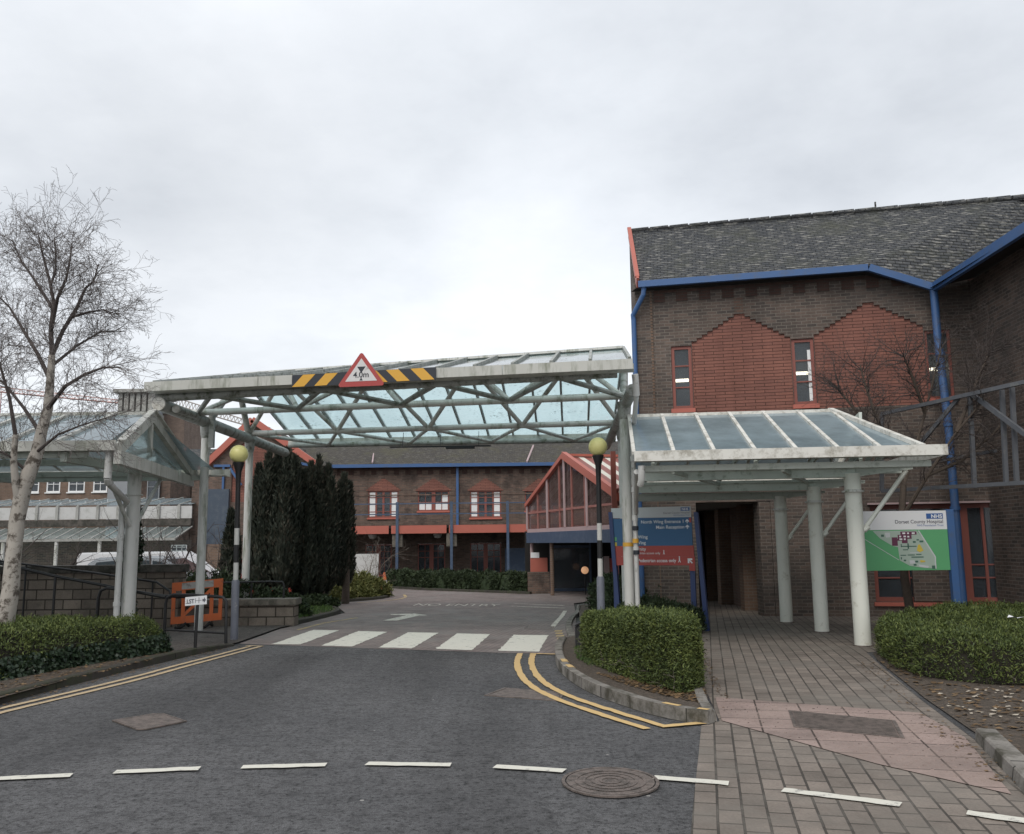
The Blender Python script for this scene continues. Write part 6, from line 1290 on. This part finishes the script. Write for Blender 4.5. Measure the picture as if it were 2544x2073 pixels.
def sps(lst, Y):      # (px centre, py top, px half width, dy) -> local spires
    out = []
    for px, py, hw, dy, zb in lst: out.append((px, py, hw, dy, zb))
    return out
def yewpx(label, pxc, Y, lst, n):
    x0 = at(pxc, 1200, Y).x; sp_ = []
    for px, py, hw, dy, pyb in lst:
        p = at(px, py, Y+dy); sp_.append((p.x-x0, dy, p.z-zg(Y), hw*.86*Y/FD, max(.02, at(px, pyb, Y+dy).z-zg(Y))))
    yew(label, x0, Y, max(s[2] for s in sp_), sp_, n)
yewpx('tallest dark conifer, broad and ragged topped, right of the second canopy column', 578, 25.0, [(560, 948, 26, 0, 1238), (580, 941, 24, .3, 1235), (600, 938, 22, .1, 1235), (614, 955, 20, -.2, 1228), (540, 972, 24, .2, 1235), (548, 1010, 30, -.4, 1236), (590, 1000, 34, -.5, 1236), (625, 1010, 26, .2, 1225)], 26000)
yewpx('narrow dark conifer with spiky twin tops beside the tallest one', 634, 25.6, [(620, 966, 15, 0, 1240), (648, 968, 14, .2, 1240), (634, 985, 20, -.3, 1248), (640, 1040, 26, -.4, 1250)], 13000)
yewpx('dark conifer with a sharp central spire and forked trunk base', 668, 26.2, [(664, 955, 15, 0, 1245), (684, 972, 16, .2, 1240), (650, 985, 16, -.2, 1245), (690, 1000, 18, -.2, 1232), (668, 1030, 30, -.5, 1240)], 16000)
yewpx('rightmost slim smooth dark conifer with rounded top', 719, 27.2, [(716, 992, 16, 0, 1222), (728, 1010, 12, .2, 1218), (708, 1010, 12, -.1, 1222)], 9000)
yewpx('short dark conifer standing left of the beacon globe pole', 484, 24.2, [(482, 1068, 13, 0, 1235), (490, 1090, 12, .1, 1235), (474, 1110, 11, .1, 1238)], 8000)
# low shrubs: mounds of sprays
def mound(name, label, c, rx, ry, h, n, m, ln=.14, wd=.035, cat='shrub'):
    t = thing(name, c, label, cat); q = MB(); q.lathe((0, 0, 0), [(1*math.cos(a), math.sin(a)) for a in np.linspace(.0, 1.5, 6)], 16); q.v = [(c[0]+x*rx*.82, c[1]+y*ry*.82, c[2]+z*h*.8) for x, y, z in q.v]; q.build('inner_growth', m, t)
    a = rng.uniform(0, 6.28, n); e = np.arcsin(rng.random(n)); d = np.column_stack([np.cos(a)*np.cos(e), np.sin(a)*np.cos(e), np.sin(e)])
    f = 1+.14*np.sin(a*4+e*3)+.12*np.sin(a*7+1)*np.cos(e)+rng.normal(0, .06, n); P = d*np.array((rx, ry, h))*f[:, None]*.95+np.array(c); nr = unit(d/np.array((rx, ry, h)))
    up = unit(nr*.8+rng.normal(0, .45, P.shape)+np.array((0, 0, .15))); leafmesh('foliage', P-up*ln*.4, unit(nr+rng.normal(0, .5, P.shape)), up, ln*rng.uniform(.6, 1.4, n), wd*rng.uniform(.7, 1.3, n), m, t)
mound('juniper_shrub', 'low spreading yellow-green shrub at the foot of the right-hand conifers', tuple(at(745, 1243, 30.8)[:2])+(zg(31)+.02,), .95, .9, .75, 11000, 'juniper')
mound('juniper_shrub', 'dull green low shrub below the conifers left of the yellow-green one', tuple(at(690, 1245, 28.8)[:2])+(zg(29)+.02,), .6, .8, .5, 6000, 'juniper')
mound('low_shrub', 'small leafy plant at the kerb under the forked conifer trunk', (-5.5, 24.6, zg(24)+.06), .55, .5, .3, 2500, 'hedgedark', .09, .05)
mound('low_shrub', 'dark evergreen bush behind the orange barrier', (-7.0, 20.2, zg(20)+.02), 1.3, .6, 1.0, 8000, 'hedgedark', .1, .04)
mound('low_shrub', 'small dark bush on the low wall bed behind the short handrail', (-5.6, 20.6, zg(20)+.02), .7, .6, .62, 5000, 'hedgedark', .1, .04)
# far hedges
hedge('hedge', [(-5.4, 37.6), (-3.6, 35.4), (-1.5, 33.8), (.5, 32.0), (.62, 32.9), (-1, 34.6), (-3.2, 36.4), (-5, 38.4)], lambda x, y: zg(y)+.05, lambda x, y: .40+.02*math.sin(x*2), 'long dark clipped hedge in front of the far brick block', 'hedgedark', 26000, .1, .04, .035, None, .1)
hedge('hedge', [(1.9, 22.2), (2.7, 20.6), (3.5, 20.6), (3.7, 22.6), (2.6, 24.4)], lambda x, y: zg(y)+.05, lambda x, y: .62, 'dark shaded hedge between beacon pole and canopy column', 'hedgedark', 9000, .08, .03, .04, None, .15)
hedge('hedge', [(1.85, 15.9), (2.6, 15.3), (3.45, 16.0), (3.3, 17.1), (2.2, 17.8)], lambda x, y: zg(y)+.05, lambda x, y: .44-.05*(x-2), 'dark rounded hedge under the hospital direction sign', 'hedgedark', 12000, .06, .025, .04, None, .18)
# ================================================================ sky, sun, camera
w = bpy.data.worlds.new('World'); SC.world = w; w.use_nodes = True; N = w.node_tree.nodes; L = w.node_tree.links; bg = N['Background']
SUN_EL, SUN_AZ = math.radians(48), math.radians(200)
sky = N.new('ShaderNodeTexSky'); sky.sky_type = 'NISHITA'; sky.sun_disc = False; sky.sun_elevation = SUN_EL; sky.sun_rotation = SUN_AZ; sky.dust_density = 4
tc = N.new('ShaderNodeTexCoord'); sep = N.new('ShaderNodeSeparateXYZ'); L.new(tc.outputs['Generated'], sep.inputs[0])
za_ = N.new('ShaderNodeMath'); za_.operation = 'MAXIMUM'; L.new(sep.outputs[2], za_.inputs[0]); za_.inputs[1].default_value = 0
zb_ = N.new('ShaderNodeMath'); zb_.operation = 'ADD'; L.new(za_.outputs[0], zb_.inputs[0]); zb_.inputs[1].default_value = .22
def div(o):
    d = N.new('ShaderNodeMath'); d.operation = 'DIVIDE'; L.new(o, d.inputs[0]); L.new(zb_.outputs[0], d.inputs[1]); return d.outputs[0]
cb = N.new('ShaderNodeCombineXYZ'); L.new(div(sep.outputs[0]), cb.inputs[0]); L.new(div(sep.outputs[1]), cb.inputs[1]); cb.inputs[2].default_value = 3.1
n1 = noise(N, L, cb.outputs[0], .85, 7, .55); n2 = noise(N, L, cb.outputs[0], 2.3, 6, .6)
s_ = N.new('ShaderNodeMath'); s_.operation = 'MULTIPLY_ADD'; L.new(n2.outputs[0], s_.inputs[0]); s_.inputs[1].default_value = .35; L.new(n1.outputs[0], s_.inputs[2])
cl = ramp(N, L, s_.outputs[0], [(.45, (.47, .492, .523)), (.62, (.59, .613, .642)), (.8, (.7, .72, .745))])
# brighter low cloud ahead of the camera, heavier band to the left
el = ramp(N, L, za_.outputs[0], [(0, (1.1,)*3), (.2, (1.03,)*3), (.42, (.97,)*3), (.55, (1.04,)*3), (1, (1.06,)*3)])
c = mix(N, L, 1.0, cl.outputs[0], el.outputs[0], 'MULTIPLY')
def blob(dirv, tight, gain, c):
    v = N.new('ShaderNodeVectorMath'); v.operation = 'DISTANCE'; L.new(tc.outputs['Generated'], v.inputs[0]); v.inputs[1].default_value = Vector(dirv).normalized()
    wv = N.new('ShaderNodeMath'); wv.operation = 'MULTIPLY_ADD'; L.new(n1.outputs[0], wv.inputs[0]); wv.inputs[1].default_value = .5; L.new(v.outputs['Value'], wv.inputs[2])
    r = ramp(N, L, wv.outputs[0], [(.2, (gain,)*3), (.2+tight, (1, 1, 1))]); r.color_ramp.interpolation = 'EASE'
    return mix(N, L, 1.0, c, r.outputs[0], 'MULTIPLY')
c = blob((-.02, 1, .25), .5, 1.14, c); c = blob((-.35, 1, .36), .42, .87, c)
c = mix(N, L, 1.0, c, (8, 8, 8), 'MULTIPLY'); c = mix(N, L, .1, c, sky.outputs[0])
L.new(c, bg.inputs[0]); bg.inputs[1].default_value = .136
sd = bpy.data.lights.new('sun', 'SUN'); sd.energy = 1.1; sd.angle = math.radians(30); sd.color = (1, .96, .9); so = bpy.data.objects.new('sun', sd); COL.objects.link(so)
so.rotation_euler = (math.radians(90)-SUN_EL, 0, math.pi-SUN_AZ)
cam = bpy.data.cameras.new('camera'); cam.sensor_width = 36; cam.lens = 36*FD/2130.9; cam.clip_end = 3000; co = bpy.data.objects.new('camera', cam); COL.objects.link(co)
co.matrix_world = Matrix(((_r.x, _u.x, -_f.x, 0), (_r.y, _u.y, -_f.y, 0), (_r.z, _u.z, -_f.z, EYE), (0, 0, 0, 1)))
SC.camera = co
SC.view_settings.view_transform = 'Standard'; SC.view_settings.look = 'None'; SC.view_settings.exposure = .42; SC.view_settings.gamma = 1
SC.cycles.max_bounces = 8; SC.cycles.transparent_max_bounces = 16; SC.cycles.use_denoising = True
